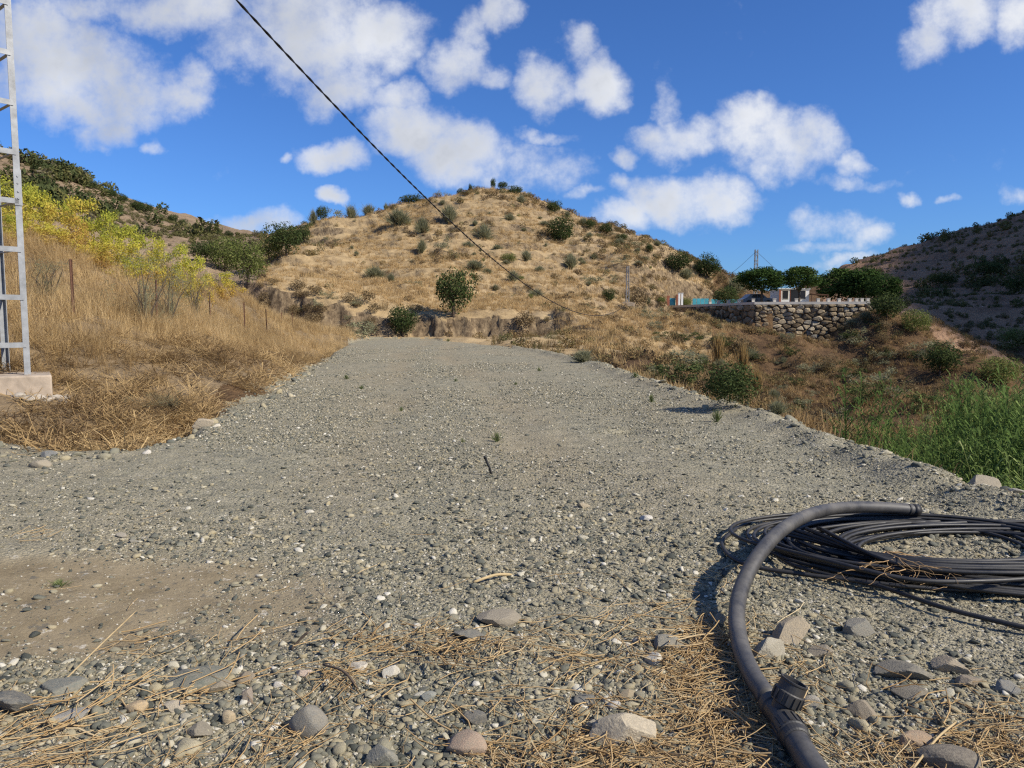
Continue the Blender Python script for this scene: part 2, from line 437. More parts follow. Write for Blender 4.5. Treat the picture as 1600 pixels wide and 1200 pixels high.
def m_gravel():
    t = NT("gravel")
    v1 = t.voro(38); v2 = t.voro(95); v3 = t.voro(11); v4 = t.voro(4.5)
    dark, mid, tan, pale = (.07, .072, .055), (.222, .212, .155), (.375, .325, .205), (.65, .60, .445)
    st = [(0, dark), (.4, mid), (.78, tan), (1, pale)]
    c1 = t.ramp(v1.outputs['Color'], st); c2 = t.ramp(v2.outputs['Color'], st); c3 = t.ramp(v3.outputs['Color'], st)
    c = t.mix(0.5, c1, c2); c = t.mix(0.34, c, c3)
    fines = t.ramp(t.noise(60, 3), [(.3, (.255, .207, .127)), (.7, (.38, .312, .197))])
    big = t.noise(0.42, 5, .62, stretch=(1.0, .45, 1))
    fm = t.math('MULTIPLY_ADD', t.attr("fines"), 1.0, t.math('MULTIPLY_ADD', big, 3.4, -1.38, clamp=True), clamp=True)
    c = t.mix(t.math('MULTIPLY', fm, .85), c, fines)
    c = t.mix(t.attr('fines'), c, t.ramp(t.noise(45, 5, .7), [(.3, (.19, .135, .068)), (.7, (.305, .225, .12))]))
    c = t.mix(0.30, c, t.ramp(t.noise(3.0, 6, .7), [(.36, (.145, .145, .115)), (.64, (.46, .41, .295))]))
    sp = t.math('GREATER_THAN', t.noise(11, 6, .8), .61)
    c = t.mix(t.math('MULTIPLY', sp, .7), c, (.58, .53, .43))
    dk = t.math('LESS_THAN', t.noise(6.5, 6, .78), .40)
    c = t.mix(t.math('MULTIPLY', dk, .6), c, (.10, .10, .09))
    h = t.math('ADD', t.math('MULTIPLY', v1.outputs['Distance'], -1.0), t.math('MULTIPLY', v2.outputs['Distance'], -0.5))
    h = t.math('ADD', t.math('MULTIPLY', h, t.math('SUBTRACT', 1.0, t.math('MULTIPLY', t.attr('fines'), .92))), t.math('MULTIPLY', t.noise(30, 6, .75), .8))
    return t.pbr(c, 0.95, t.bump(h, 0.7, 0.02), spec=.12)
def m_soil(name, a, b, c, scale=1.0, b2=0.6, bd=0.15):
    t = NT(name)
    n1 = t.noise(0.35 * scale, 6, 0.65); n2 = t.noise(4 * scale, 6, 0.7); n3 = t.noise(25 * scale, 4, 0.7)
    k = t.math('ADD', t.math('MULTIPLY', n1, 0.45), t.math('ADD', t.math('MULTIPLY', n2, 0.4), t.math('MULTIPLY', n3, 0.3)))
    col = t.ramp(k, [(.42, a), (.56, b), (.7, c)])
    return t.pbr(col, 1.0, t.bump(t.math('ADD', n2, t.math('MULTIPLY', n3, .5)), b2, bd), spec=.05)
def m_hill():
    t = NT("dry_hill_soil")
    n1 = t.noise(0.12, 5, 0.6); n2 = t.noise(1.3, 6, 0.7); n3 = t.noise(7, 4, 0.7)
    k = t.math('ADD', t.math('MULTIPLY', n1, 0.4), t.math('ADD', t.math('MULTIPLY', n2, 0.45), t.math('MULTIPLY', n3, 0.25)))
    grass = t.ramp(k, [(.36, (.14, .095, .055)), (.46, (.29, .205, .108)), (.55, (.41, .295, .155)), (.72, (.48, .36, .20))])
    sx_ = t.n('ShaderNodeSeparateXYZ'); t.L.new(t.pos(), sx_.inputs[0])
    stony = t.math('MULTIPLY', t.math('MULTIPLY_ADD', sx_.outputs[0], .055, .55, clamp=True), t.math('MULTIPLY_ADD', t.noise(.35, 6, .75), 5.0, -2.3, clamp=True), clamp=True)
    grass = t.mix(t.math('MULTIPLY', stony, .75), grass, t.ramp(n3, [(.35, (.15, .115, .08)), (.65, (.33, .26, .185))]))
    geo = t.n('ShaderNodeNewGeometry'); sp = t.n('ShaderNodeSeparateXYZ'); t.L.new(geo.outputs['True Normal'], sp.inputs[0])
    steep = t.math('SUBTRACT', 1.0, t.math('MULTIPLY_ADD', sp.outputs[2], 4.5, -2.9, clamp=True), clamp=True)
    rock = t.ramp(t.noise(2.2, 6, .75, stretch=(1, 1, .5)), [(.35, (.055, .04, .027)), (.5, (.18, .13, .078)), (.68, (.34, .255, .15))])
    return t.pbr(t.mix(steep, grass, rock), 1.0, t.bump(t.math('ADD', n2, t.math('MULTIPLY', n3, .5)), 0.45, 0.25), spec=.05)
M = {}
M['gravel'] = m_gravel()
M['bank'] = m_soil("bank_soil", (.10, .075, .05), (.21, .155, .095), (.36, .26, .145))
M['hill'] = m_hill()
M['ravine'] = m_soil("ravine_soil", (.055, .037, .025), (.12, .075, .042), (.22, .135, .068), 0.6, 0.8, .3)
M['farleft'] = m_soil("far_left_soil", (.13, .095, .065), (.25, .18, .115), (.38, .28, .175), 0.08, .7, 1.2)
M['farright'] = m_soil("far_right_soil", (.16, .098, .062), (.29, .18, .112), (.42, .27, .165), 0.08, .8, 1.2)
def m_rock(inst):
    t = NT("rock_scatter" if inst else "rock")
    if inst:
        base = t.ramp(t.attr("tint", True), [(0, (.058, .063, .056)), (.22, (.135, .14, .115)), (.45, (.245, .236, .18)), (.62, (.345, .31, .215)), (.78, (.42, .36, .23)), (.9, (.56, .52, .40)), (1, (.74, .70, .60))])
    else:
        base = t.ocol()
    n = t.noise(14, 6, .65, t.local()); n2 = t.noise(60 if not inst else 5, 4, .6, t.local())
    col = t.mix(0.75, base, t.ramp(n, [(.3, (.55, .55, .55)), (.7, (1.25, 1.22, 1.15))]), 'MULTIPLY')
    if not inst:   # dust on the stone
        col = t.mix(t.math('MULTIPLY_ADD', t.noise(5, 6, .75, t.local()), 2.4, -.88, clamp=True), col, (.33, .285, .21))
    return t.pbr(col, 0.9, t.bump(t.math('ADD', n, t.math('MULTIPLY', n2, .4)), 0.5, 0.02), spec=.2)
M['rock_s'] = m_rock(True); M['rock'] = m_rock(False)
def m_wallstone():
    t = NT("wall_stone")
    base = t.ramp(t.rand(), [(0, (.15, .115, .075)), (.3, (.26, .205, .135)), (.6, (.36, .29, .195)), (.85, (.46, .39, .28)), (1, (.30, .28, .235))])
    n = t.noise(2.0, 6, .7)
    col = t.mix(.9, base, t.ramp(n, [(.3, (.45, .42, .38)), (.7, (1.3, 1.25, 1.15))]), 'MULTIPLY')
    return t.pbr(col, .95, t.bump(n, .6, .15), spec=.1)
M['wallstone'] = m_wallstone()
def m_straw(name, stops, trans=0.2):
    t = NT(name); return t.leaf(t.ramp(t.math('ADD', t.math('MULTIPLY', t.attr("tint", True), .65), t.math('MULTIPLY', t.attr("rnd"), .35)), stops), trans)
M['straw'] = m_straw("straw", [(0, (.24, .145, .065)), (.35, (.47, .315, .15)), (.75, (.64, .47, .25)), (1, (.74, .60, .37))])
M['drygrass'] = m_straw("dry_grass", [(0, (.17, .11, .06)), (.3, (.36, .245, .115)), (.65, (.54, .385, .185)), (1, (.68, .52, .29))], .25)
M['scrub'] = m_straw("scrub", [(0, (.06, .048, .030)), (.25, (.14, .10, .06)), (.5, (.25, .17, .075)), (.7, (.16, .145, .065)), (1, (.10, .125, .06))], .2)
M['reed'] = m_straw("reed", [(0, (.05, .09, .03)), (.45, (.13, .20, .055)), (.85, (.28, .36, .11)), (1, (.44, .46, .20))], .35)
M['farwood'] = m_straw("far_wood", [(0, (.05, .065, .026)), (.4, (.085, .10, .04)), (.65, (.15, .14, .05)), (1, (.24, .19, .15))], .2)
def m_leaf(name, stops, trans=.3):
    t = NT(name)
    k = t.math('ADD', t.math('MULTIPLY', t.attr("rnd"), .75), t.math('MULTIPLY', t.rand(), .25))
    return t.leaf(t.ramp(k, stops), trans)
M['leaf_dark'] = m_leaf("leaf_dark", [(0, (.032, .048, .02)), (.5, (.065, .088, .032)), (1, (.125, .15, .055))], .25)
M['leaf_mango'] = m_leaf("leaf_terrace_tree", [(0, (.03, .055, .018)), (.6, (.065, .11, .03)), (1, (.16, .19, .06))], .25)
M['leaf_olive'] = m_leaf("leaf_olive", [(0, (.085, .10, .03)), (.5, (.17, .20, .06)), (1, (.30, .31, .11))], .35)
M['leaf_broom'] = m_leaf("leaf_broom", [(0, (.16, .155, .085)), (.5, (.27, .27, .16)), (1, (.40, .375, .23))], .4)
M['leaf_yellow'] = m_leaf("leaf_yellow", [(0, (.18, .225, .045)), (.22, (.37, .40, .065)), (.42, (.60, .54, .085)), (.62, (.63, .44, .11)), (.8, (.42, .25, .09)), (1, (.24, .16, .09))], .4)
M['leaf_brown'] = m_leaf("leaf_brown", [(0, (.10, .075, .045)), (.5, (.20, .148, .08)), (1, (.32, .235, .125))], .3)
M['leaf_cane'] = m_leaf("leaf_cane", [(0, (.22, .14, .06)), (.5, (.42, .29, .12)), (1, (.56, .42, .20))], .3)
M['leaf_weed'] = m_leaf("leaf_weed", [(0, (.10, .13, .05)), (.5, (.19, .23, .09)), (1, (.34, .33, .15))], .3)
def m_plain(name, col, rough=.8, var=.3, scale=6, metal=0, spec=.3, bmp=.2, local=False):
    t = NT(name); n = t.noise(scale, 5, .65, t.local() if local else None)
    c = t.mix(1.0, col, t.ramp(n, [(.3, (1 - var,) * 3), (.7, (1 + var * .6,) * 3)]), 'MULTIPLY')
    return t.pbr(c, rough, t.bump(n, bmp, .02), metal, spec)
M['bark'] = m_plain("bark", (.12, .09, .065), 1, .5, 12)
M['steel'] = m_plain("galvanised_steel", (.30, .31, .315), .55, .3, 7, .25, .5, .05)
M['rust'] = m_plain("rusty_steel", (.13, .065, .04), .85, .45, 25)
M['concrete'] = m_plain("concrete", (.42, .34, .255), .95, .35, 4, bmp=.4)
M['spill'] = m_plain("spilled_mortar", (.40, .35, .28), 1, .35, 9, bmp=.6)
M['white'] = m_plain("whitewash", (.78, .77, .74), .85, .10, 1.5)
M['coping'] = m_plain("coping_render", (.60, .55, .46), .9, .2, 3)
M['dark'] = m_plain("dark_opening", (.02, .02, .022), .4, .1)
M['terracotta'] = m_plain("terracotta", (.33, .12, .07), .85, .3, 3)
M['turquoise'] = m_plain("turquoise_screen", (.07, .35, .42), .6, .25, 1.2)
M['carpaint'] = m_plain("car_paint", (.10, .11, .13), .25, .05, spec=.6)
M['cable'] = m_plain("black_cable", (.015, .015, .016), .6, .2)
M['wallcore'] = m_plain("wall_core", (.055, .045, .032), 1, .4, 2)
def m_pipe(name, base, dust, amt):
    t = NT(name); n = t.noise(5, 6, .7); n2 = t.noise(70, 3, .6)
    geo = t.n('ShaderNodeNewGeometry'); sp = t.n('ShaderNodeSeparateXYZ'); t.L.new(geo.outputs['Normal'], sp.inputs[0])
    k = t.math('MULTIPLY', t.math('MULTIPLY_ADD', n, 2.4, -.75, clamp=True), t.math('MULTIPLY_ADD', sp.outputs[2], .5, .5, clamp=True))
    c = t.mix(t.math('MULTIPLY', k, amt), base, dust)
    return t.pbr(c, t.math('MULTIPLY_ADD', k, .35, .42, clamp=True), t.bump(n2, .15, .003), spec=.45)
M['hose'] = m_pipe("dusty_black_pipe", (.028, .028, .030), (.20, .185, .16), .75)
M['coil'] = m_pipe("black_pipe", (.014, .014, .015), (.13, .12, .105), .35)
M['fitting'] = m_pipe("fitting_plastic", (.022, .022, .023), (.17, .155, .13), .55)

def tracks(x, y):
    c = x - .35 * np.sin(y / 7) + .10 * y + .35 * fbm(x / 2, y / 3, 2)
    return np.maximum(np.exp(-((c + 1.15) / .5) ** 2), np.exp(-((c - .75) / .5) ** 2)) * sstep(5.0, 8.5, y)
def bare(x, y):
    f = np.zeros(np.shape(x))
    wob = fbm(np.asarray(x) / .5, np.asarray(y) / .35, 3) * .9
    for (px, py, sx, sy) in [(130, 935, 1.3, .66), (-60, 950, 1.3, .68)]:
        p = on_z(px, py); q = ((x - p[0]) / sx) ** 2 + ((y - p[1]) / sy) ** 2
        f = np.maximum(f, 1 - sstep(.35, 1.5, q + wob))
    return f
# ------------------------------------------------------------------ terrain sheets
def build_land():
    azf = np.arange(-52, 52.001, 0.155)
    azb = np.concatenate([np.arange(54, 180, 3.0), np.arange(180, 307, 3.0)])
    az = np.radians(np.concatenate([azf, azb]))
    rr = [0.5]
    while rr[-1] < 430:
        r = rr[-1]
        rr.append(r * (1.012 if r < 60 else 1.0085 if r < 200 else 1.014))
    rr += [520, 700, 1000, 1600, 2600, 4500]
    rr = np.array(rr)
    A, RR = np.meshgrid(az, rr, indexing='ij')
    X = RR * np.sin(A); Y = RR * np.cos(A)
    Z = land(X.ravel(), Y.ravel()).reshape(X.shape)
    na, nr = X.shape
    V = np.stack([X, Y, Z], -1).reshape(-1, 3)
    i = np.arange(na)[:, None]; j = np.arange(nr - 1)[None]
    i2 = (i + 1) % na
    Fq = np.stack([i * nr + j, i2 * nr + j, i2 * nr + j + 1, i * nr + j + 1], -1).reshape(-1, 4)[:, ::-1]
    c = V[Fq].mean(1); cx, cy = c[:, 0], c[:, 1]
    s = sdf(PLAT, cx, cy); ins = sdf(TERR, cx, cy)
    reg = np.full(len(Fq), 3)                                     # ravine
    reg[(cy > 60) & (cx > -0.33 * cy) & (cx < 0.27 * cy)] = 2     # main hill
    reg[(cy > 40) & (cy <= 60) & (cx > -0.30 * cy) & (cx < 0.26 * cy)] = 2
    reg[(cx < -2) & (cy <= 62) & (s > 0) & (cx < -4 - .1 * cy)] = 1
    reg[(cx < -0.33 * cy) & (cy > 62)] = 4
    reg[(cx > 0.42 * cy) & (cy > 92)] = 5
    reg[(cx > 45) & (cy > 75) & (cx > .5 * cy)] = 5
    edge = s + fbm(cx / .8, cy / .8, 3) * .5
    reg[(edge < 0.15)] = 0
    reg[(s < 0.9) & (cx > 0) & (cy < 40)] = 0                      # gravel spilling over the rim
    reg[np.hypot(cx, cy) > 430] = 3
    reg[ins < 0] = 6
    # bare fine soil where the gravel is thin
    fx, fy = V[:, 0], V[:, 1]
    fin = np.maximum(bare(fx, fy), .35 * tracks(fx, fy) * np.clip(.8 + 1.5 * fbm(fx / 1.2, fy / 2.5, 3), 0, 1))
    for k, (nm, mt) in enumerate([("gravel_ground", 'gravel'), ("bank", 'bank'), ("hill", 'hill'), ("ravine_ground", 'ravine'), ("distant_hill", 'farleft'), ("shaded_hill", 'farright'), ("terrace_ground", 'gravel')]):
        fk = Fq[reg == k]
        if not len(fk): continue
        used, inv = np.unique(fk, return_inverse=True)
        me = mesh_from(nm, V[used], inv.reshape(-1, 4), M[mt], True)
        if k == 0:
            a = me.attributes.new("fines", 'FLOAT', 'POINT'); a.data.foreach_set("value", fin[used].astype(np.float32))
        tag(obj(nm, me), kind="structure")
build_land()

# ------------------------------------------------------------------ scattering of uncountable things
def scatter(name, pts, rot, scl, idx, tint, protos, label, cat):
    n = len(pts)
    me = bpy.data.meshes.new(name); me.vertices.add(n); me.vertices.foreach_set("co", np.asarray(pts, np.float32).ravel())
    scl = np.asarray(scl, np.float32)
    if scl.ndim == 1: scl = np.repeat(scl[:, None], 3, 1)
    for nm, ty, key, val in (("rot", 'FLOAT_VECTOR', "vector", np.asarray(rot, np.float32)), ("scl", 'FLOAT_VECTOR', "vector", scl), ("idx", 'INT', "value", np.asarray(idx, np.int32)), ("tint", 'FLOAT', "value", np.asarray(tint, np.float32))):
        a = me.attributes.new(nm, ty, 'POINT'); a.data.foreach_set(key, val.ravel())
    col = bpy.data.collections.new(name + "_kinds")
    for i, p in enumerate(protos):
        o = bpy.data.objects.new("%s_kind_%02d" % (name, i), p); col.objects.link(o)
    ng = bpy.data.node_groups.new(name, 'GeometryNodeTree')
    ng.interface.new_socket("Geometry", in_out='INPUT', socket_type='NodeSocketGeometry')
    ng.interface.new_socket("Geometry", in_out='OUTPUT', socket_type='NodeSocketGeometry')
    gi = ng.nodes.new('NodeGroupInput'); go = ng.nodes.new('NodeGroupOutput')
    ip = ng.nodes.new('GeometryNodeInstanceOnPoints'); ci = ng.nodes.new('GeometryNodeCollectionInfo')
    ci.inputs['Collection'].default_value = col; ci.inputs['Separate Children'].default_value = True; ci.inputs['Reset Children'].default_value = True
    ip.inputs['Pick Instance'].default_value = True
    def na(nm, ty):
        q = ng.nodes.new('GeometryNodeInputNamedAttribute'); q.data_type = ty; q.inputs['Name'].default_value = nm
        return q.outputs['Attribute']
    ng.links.new(gi.outputs[0], ip.inputs['Points']); ng.links.new(ci.outputs[0], ip.inputs['Instance'])
    ng.links.new(na("idx", 'INT'), ip.inputs['Instance Index']); ng.links.new(na("rot", 'FLOAT_VECTOR'), ip.inputs['Rotation']); ng.links.new(na("scl", 'FLOAT_VECTOR'), ip.inputs['Scale'])
    ng.links.new(ip.outputs[0], go.inputs[0])
    o = obj(name, me); mod = o.modifiers.new("scatter", 'NODES'); mod.node_group = ng
    return tag(o, label, cat, kind="stuff")

def ico(sub):
    import bmesh
    bm = bmesh.new(); bmesh.ops.create_icosphere(bm, subdivisions=sub, radius=1.0)
    v = np.array([p.co[:] for p in bm.verts]); f = np.array([[q.index for q in t.verts] for t in bm.faces]); bm.free()
    return v, f
ICO = {k: ico(k) for k in (1, 2, 3, 4)}
def block_mesh(name, seed, mat):
    g = np.random.default_rng(seed); v, f = ICO[2]
    nrm = np.array([(1, 0, 0), (-1, 0, 0), (0, 1, 0), (0, -1, 0), (0, 0, 1), (0, 0, -1)] + [tuple(q) for q in g.normal(size=(5, 3))], float) + g.normal(0, .16, (11, 3))
    nrm /= np.linalg.norm(nrm, axis=1)[:, None]; dist = np.concatenate([g.uniform(.55, .66, 6), g.uniform(.7, .9, 5)])
    dp = v @ nrm.T
    with np.errstate(divide='ignore', invalid='ignore'):
        rad = np.where(dp > 0.05, dist[None] / dp, 9).min(1)
    vv = v * (np.minimum(rad, 1.0) * (1 + .03 * g.normal(size=len(v))))[:, None]
    return mesh_from(name, vv / np.abs(vv).max(0), f, mat)
def rock_mesh(name, seed, sub=2, mat=None, planes=12, rough=.06, soft=.25, smooth=False):
    g = np.random.default_rng(seed)
    v, f = ICO[sub]
    nrm = g.normal(size=(planes, 3)); nrm /= np.linalg.norm(nrm, axis=1)[:, None]
    dist = g.uniform(.42, .92, planes)
    dp = v @ nrm.T
    with np.errstate(divide='ignore', invalid='ignore'):
        rad = np.where(dp > 0.05, dist[None] / dp, 9).min(1)
    rad = np.minimum(rad, 1.15); rad = rad * (1 - soft) + soft * .85
    rad *= 1 + rough * g.normal(size=len(v)) * .6
    vv = v * rad[:, None]
    vv /= np.abs(vv).max(0)
    return mesh_from(name, vv, f, mat, smooth)

# gravel
def build_gravel():
    protos = [rock_mesh("pebble_%d" % i, 40 + i, 1 if i < 6 else 2, M['rock_s'], 8, .10, .0) for i in range(10)]
    g = np.random.default_rng(11)
    px = []; py = []
    n = 380000
    # denser towards the viewer, following the ground itself
    d = 1.9 * np.exp(g.random(n) ** 1.1 * math.log(34 / 1.9)); a = g.uniform(-0.80, 0.80, n)
    x = d * a; y = d
    s = sdf(PLAT, x, y)
    keep = s < 0.25
    # less stone on the bare soil and in thin spots
    fin = bare(x, y)
    den = 0.55 + 1.1 * fbm(x / 1.1 + 3, y / 1.1, 3) + .25 * (x > .2) * (y < 6)
    keep &= g.random(n) < np.clip(den, .12, 1) * (1 - .93 * fin) * (1 - .4 * tracks(x, y)) * (1 - sstep(16, 34, y))
    x, y = x[keep], y[keep]; n = len(x)
    sz = 0.0034 * (1 - g.random(n)) ** (-1 / 2.3); sz = np.clip(sz, .0034, .021) * (1 + .022 * y)
    sz *= .8 + .4 * (fbm(x / .7, y / .7 + 8, 2) + .5)
    z = land(x, y) + sz * .15
    scl = sz[:, None] * g.uniform(.6, 1.25, (n, 3)) * np.array([1.15, 1.0, .62])
    rot = np.stack([g.normal(0, .25, n), g.normal(0, .25, n), g.uniform(0, 6.28, n)], 1)
    tint = np.clip(g.beta(1.35, 1.35, n) + .10 * (sz < .006), 0, 1)
    scatter("gravel", np.stack([x, y, z], 1), rot, scl, g.integers(0, 10, n), tint, protos, "loose grey, tan and bluish gravel strewn over the levelled ground", "gravel")
    n = 300000
    y = 4.2 * np.exp(g.random(n) * math.log(46 / 4.2)); x = np.interp(y, [4, 7.8, 7.9, 10, 25, 37, 49, 58], [-5, -5, -4.2, -4.1, -6.6, -8.6, -10.8, -12.3]) + g.random(n) * np.interp(y, [4, 7, 25, 37, 49, 58], [9, 8.9, 9.6, 10.2, 9.1, 6.8])
    keep = g.random(n) < np.clip(.40 + 1.9 * fbm(x / 1.9 + 3, y / 3.4, 4) - .35 * tracks(x, y), .04, 1) * sstep(4.2, 9, y) * (1 - .7 * sstep(18, 44, y)) * (sdf(PLAT, x, y) < .2)
    x, y = x[keep], y[keep]; n = len(x); sz = np.clip(.0050 * (1 - g.random(n)) ** (-1 / 2.6), .005, .018) * (.72 + .022 * y)
    scatter("chippings", np.stack([x, y, land(x, y) + sz * .2], 1), np.stack([g.normal(0, .3, n), g.normal(0, .3, n), g.uniform(0, 6.28, n)], 1), sz[:, None] * g.uniform(.6, 1.3, (n, 3)) * np.array([1.2, 1.0, .7]), g.integers(0, 6, n), np.clip(g.beta(1.0, 1.0, n), 0, .97), protos[:6],
            "fine pale and dark chippings covering the track further off", "gravel")
    # cobbles along the rim and the toe of the bank
    pts = []
    for i in range(1500):
        k = g.random()
        if k < .6:
            yy = g.uniform(4.2, 30); e = np.interp(yy, PLAT[:9, 1], PLAT[:9, 0]); xx = e + g.normal(.0, .28)
        else:
            yy = g.uniform(8, 30); lp = PLAT[::-1]; e = np.interp(yy, [8, 9.3, 12.5, 18, 32], [-4.15, -4.07, -4.6, -5.5, -7.8]); xx = e + g.normal(.12, .22)
        pts.append((xx, yy))
    for i in range(140):
        xx = g.uniform(-6.6, -4.1); pts.append((xx, np.interp(xx, [-6.1, -4.9, -4.15], [8.5, 7.9, 7.9]) - abs(g.normal(.0, .35))))
    for i in range(420):                              # half-buried cobbles near the viewer
        p = on_z(g.uniform(-50, 1650), 1010 + 190 * g.random() ** .8); pts.append((p[0], p[1]))
    pts = np.array(pts); n = len(pts)
    sz = np.clip(.014 * (1 - g.random(n)) ** (-1 / 2.6), .014, .075)
    near = np.arange(n) >= n - 420; sz[near] *= .62; sz[~near] *= 1.25
    z = land(pts[:, 0], pts[:, 1]) + sz * .1
    scatter("cobbles", np.column_stack([pts, z]), np.stack([g.normal(0, .3, n), g.normal(0, .3, n), g.uniform(0, 6.28, n)], 1),
            sz[:, None] * g.uniform(.7, 1.3, (n, 3)) * np.array([1.1, .95, .7]), g.integers(0, 10, n), np.clip(g.beta(2, 2, n), 0, 1), 
            [rock_mesh("cobble_%d" % i, 80 + i, 2, M['rock_s'], 8, .04, .0) for i in range(10)], "mixed cobbles half buried along the edges of the gravel", "cobbles")
build_gravel()

def blade_clump(name, seed, n, h, spread, lean, w, mat, seg=3, droop=.5, lie=False):
    """grass blades or straws as thin bent strips"""
    g = np.random.default_rng(seed); v = []; f = []; r = []
    for i in range(n):
        a = g.uniform(0, 6.28); ro = spread * math.sqrt(g.random())
        bx, by = ro * math.cos(a), ro * math.sin(a)
        d = g.uniform(0, 6.28); L = h * g.uniform(.55, 1.15); th = abs(g.normal(0, lean)) + .05
        side = Vector((-math.sin(d), math.cos(d), 0)); p = Vector((bx, by, 0)); ww = w * g.uniform(.6, 1.3)
        if lie: th = g.uniform(1.25, 1.6); p.z = g.uniform(0, .02)
        tw = g.uniform(-.5, .5)
        rr_ = g.random(); b = len(v)
        for k in range(seg + 1):
            t = k / seg
            wk = ww * (1 - .75 * t) if not lie else ww
            sd = (side * math.cos(tw) + Vector((0, 0, 1)) * math.sin(tw)) * wk
            v.append(p - sd); v.append(p + sd)
            dirv = Vector((math.cos(d) * math.sin(th), math.sin(d) * math.sin(th), math.cos(th)))
            p = p + dirv * (L / seg); th += droop * g.uniform(.2, 1) / seg if not lie else g.normal(0, .12)
            if lie: d += g.normal(0, .18)
        for k in range(seg):
            f.append((b + 2 * k, b + 2 * k + 1, b + 2 * k + 3, b + 2 * k + 2)); r.append(rr_)
    return mesh_from(name, v, np.array(f), mat, False, r)
def straw_mesh(name, seed, n, L, spread, rad):
    """round straws lying about"""
    g = np.random.default_rng(seed); v = []; f = []; r = []
    for i in range(n):
        a = g.normal(0, 1.0); l = L * g.uniform(.35, 1.2); x, y = g.normal(0, spread, 2) ; z = abs(g.normal(.006, .012))
        pts = []; th = g.normal(0, .06)
        for k in range(5):
            pts.append((x, y, z)); x += math.cos(a) * l / 4; y += math.sin(a) * l / 4; z = max(.001, z + th * l / 4); a += g.normal(0, .26); th += g.normal(0, .07)
        vv, ff = tube(pts, rad * g.uniform(.5, 1.2), 4, False)
        b = len(v); v += vv; f += [tuple(q + b for q in t) for t in ff]; r += [g.random()] * len(ff)
    return mesh_from(name, v, np.array(f), M['straw'], False, r)

def build_straw():
    g = np.random.default_rng(5)
    protos = [straw_mesh("straws_%d" % i, 200 + i, [1, 1, 7, 10, 14, 18][i % 6], .21, .075 if i % 6 > 1 else 0.0, .0022) for i in range(12)]
    pts = []; rz = []; kind = []
    zones = [(820, 1015, 200, 14, 70), (690, 1018, 110, 8, 30), (1100, 1080, 70, 70, 170), (1060, 1160, 100, 40, 130), (1090, 965, 35, 22, 34), (1130, 1010, 25, 40, 40), (400, 1185, 170, 16, 46), (850, 1180, 90, 20, 60),
             (60, 1160, 70, 35, 28), (120, 1010, 130, 10, 26), (540, 1070, 40, 50, 26), (330, 960, 90, 40, 22), (1540, 1160, 70, 35, 70), (1260, 880, 60, 8, 22), (700, 1080, 200, 50, 34), (30, 880, 80, 40, 8), (300, 1100, 200, 60, 18), (1330, 1170, 60, 30, 16)]
    for (cx, cy, sx, sy, n) in zones:
        for k in range(int(n * .36)):
            qx, qy = g.normal(cx, sx), min(g.normal(cy, sy), 1230)
            if qy < 700: continue
            p = on_z(qx, qy); pts.append((p[0], p[1])); kind.append(g.integers(0, 12)); rz.append(g.normal(0.2, 1.2) if cx < 1000 else g.uniform(0, 6.28))
    for k in range(170):
        p = on_z(g.uniform(-60, 1660), 780 + 440 * g.random() ** .6); pts.append((p[0], p[1])); kind.append(g.choice([0, 1, 6, 7])); rz.append(g.uniform(0, 6.28))
    pts = np.array(pts); kp = g.random(len(pts)) > .9 * bare(pts[:, 0], pts[:, 1]); pts = pts[kp]; kind = np.array(kind)[kp]; rz = np.array(rz)[kp]; n = len(pts)
    z = land(pts[:, 0], pts[:, 1]) + .008
    scatter("straw_litter", np.column_stack([pts, z]), np.stack([g.normal(0, .07, n), g.normal(0, .07, n), np.array(rz)], 1), g.uniform(.6, 1.25, n), kind, np.clip(g.normal(.55, .25, n), 0, 1), protos,
            "dry golden straw and stalks lying over the foreground stones", "straw")
build_straw()

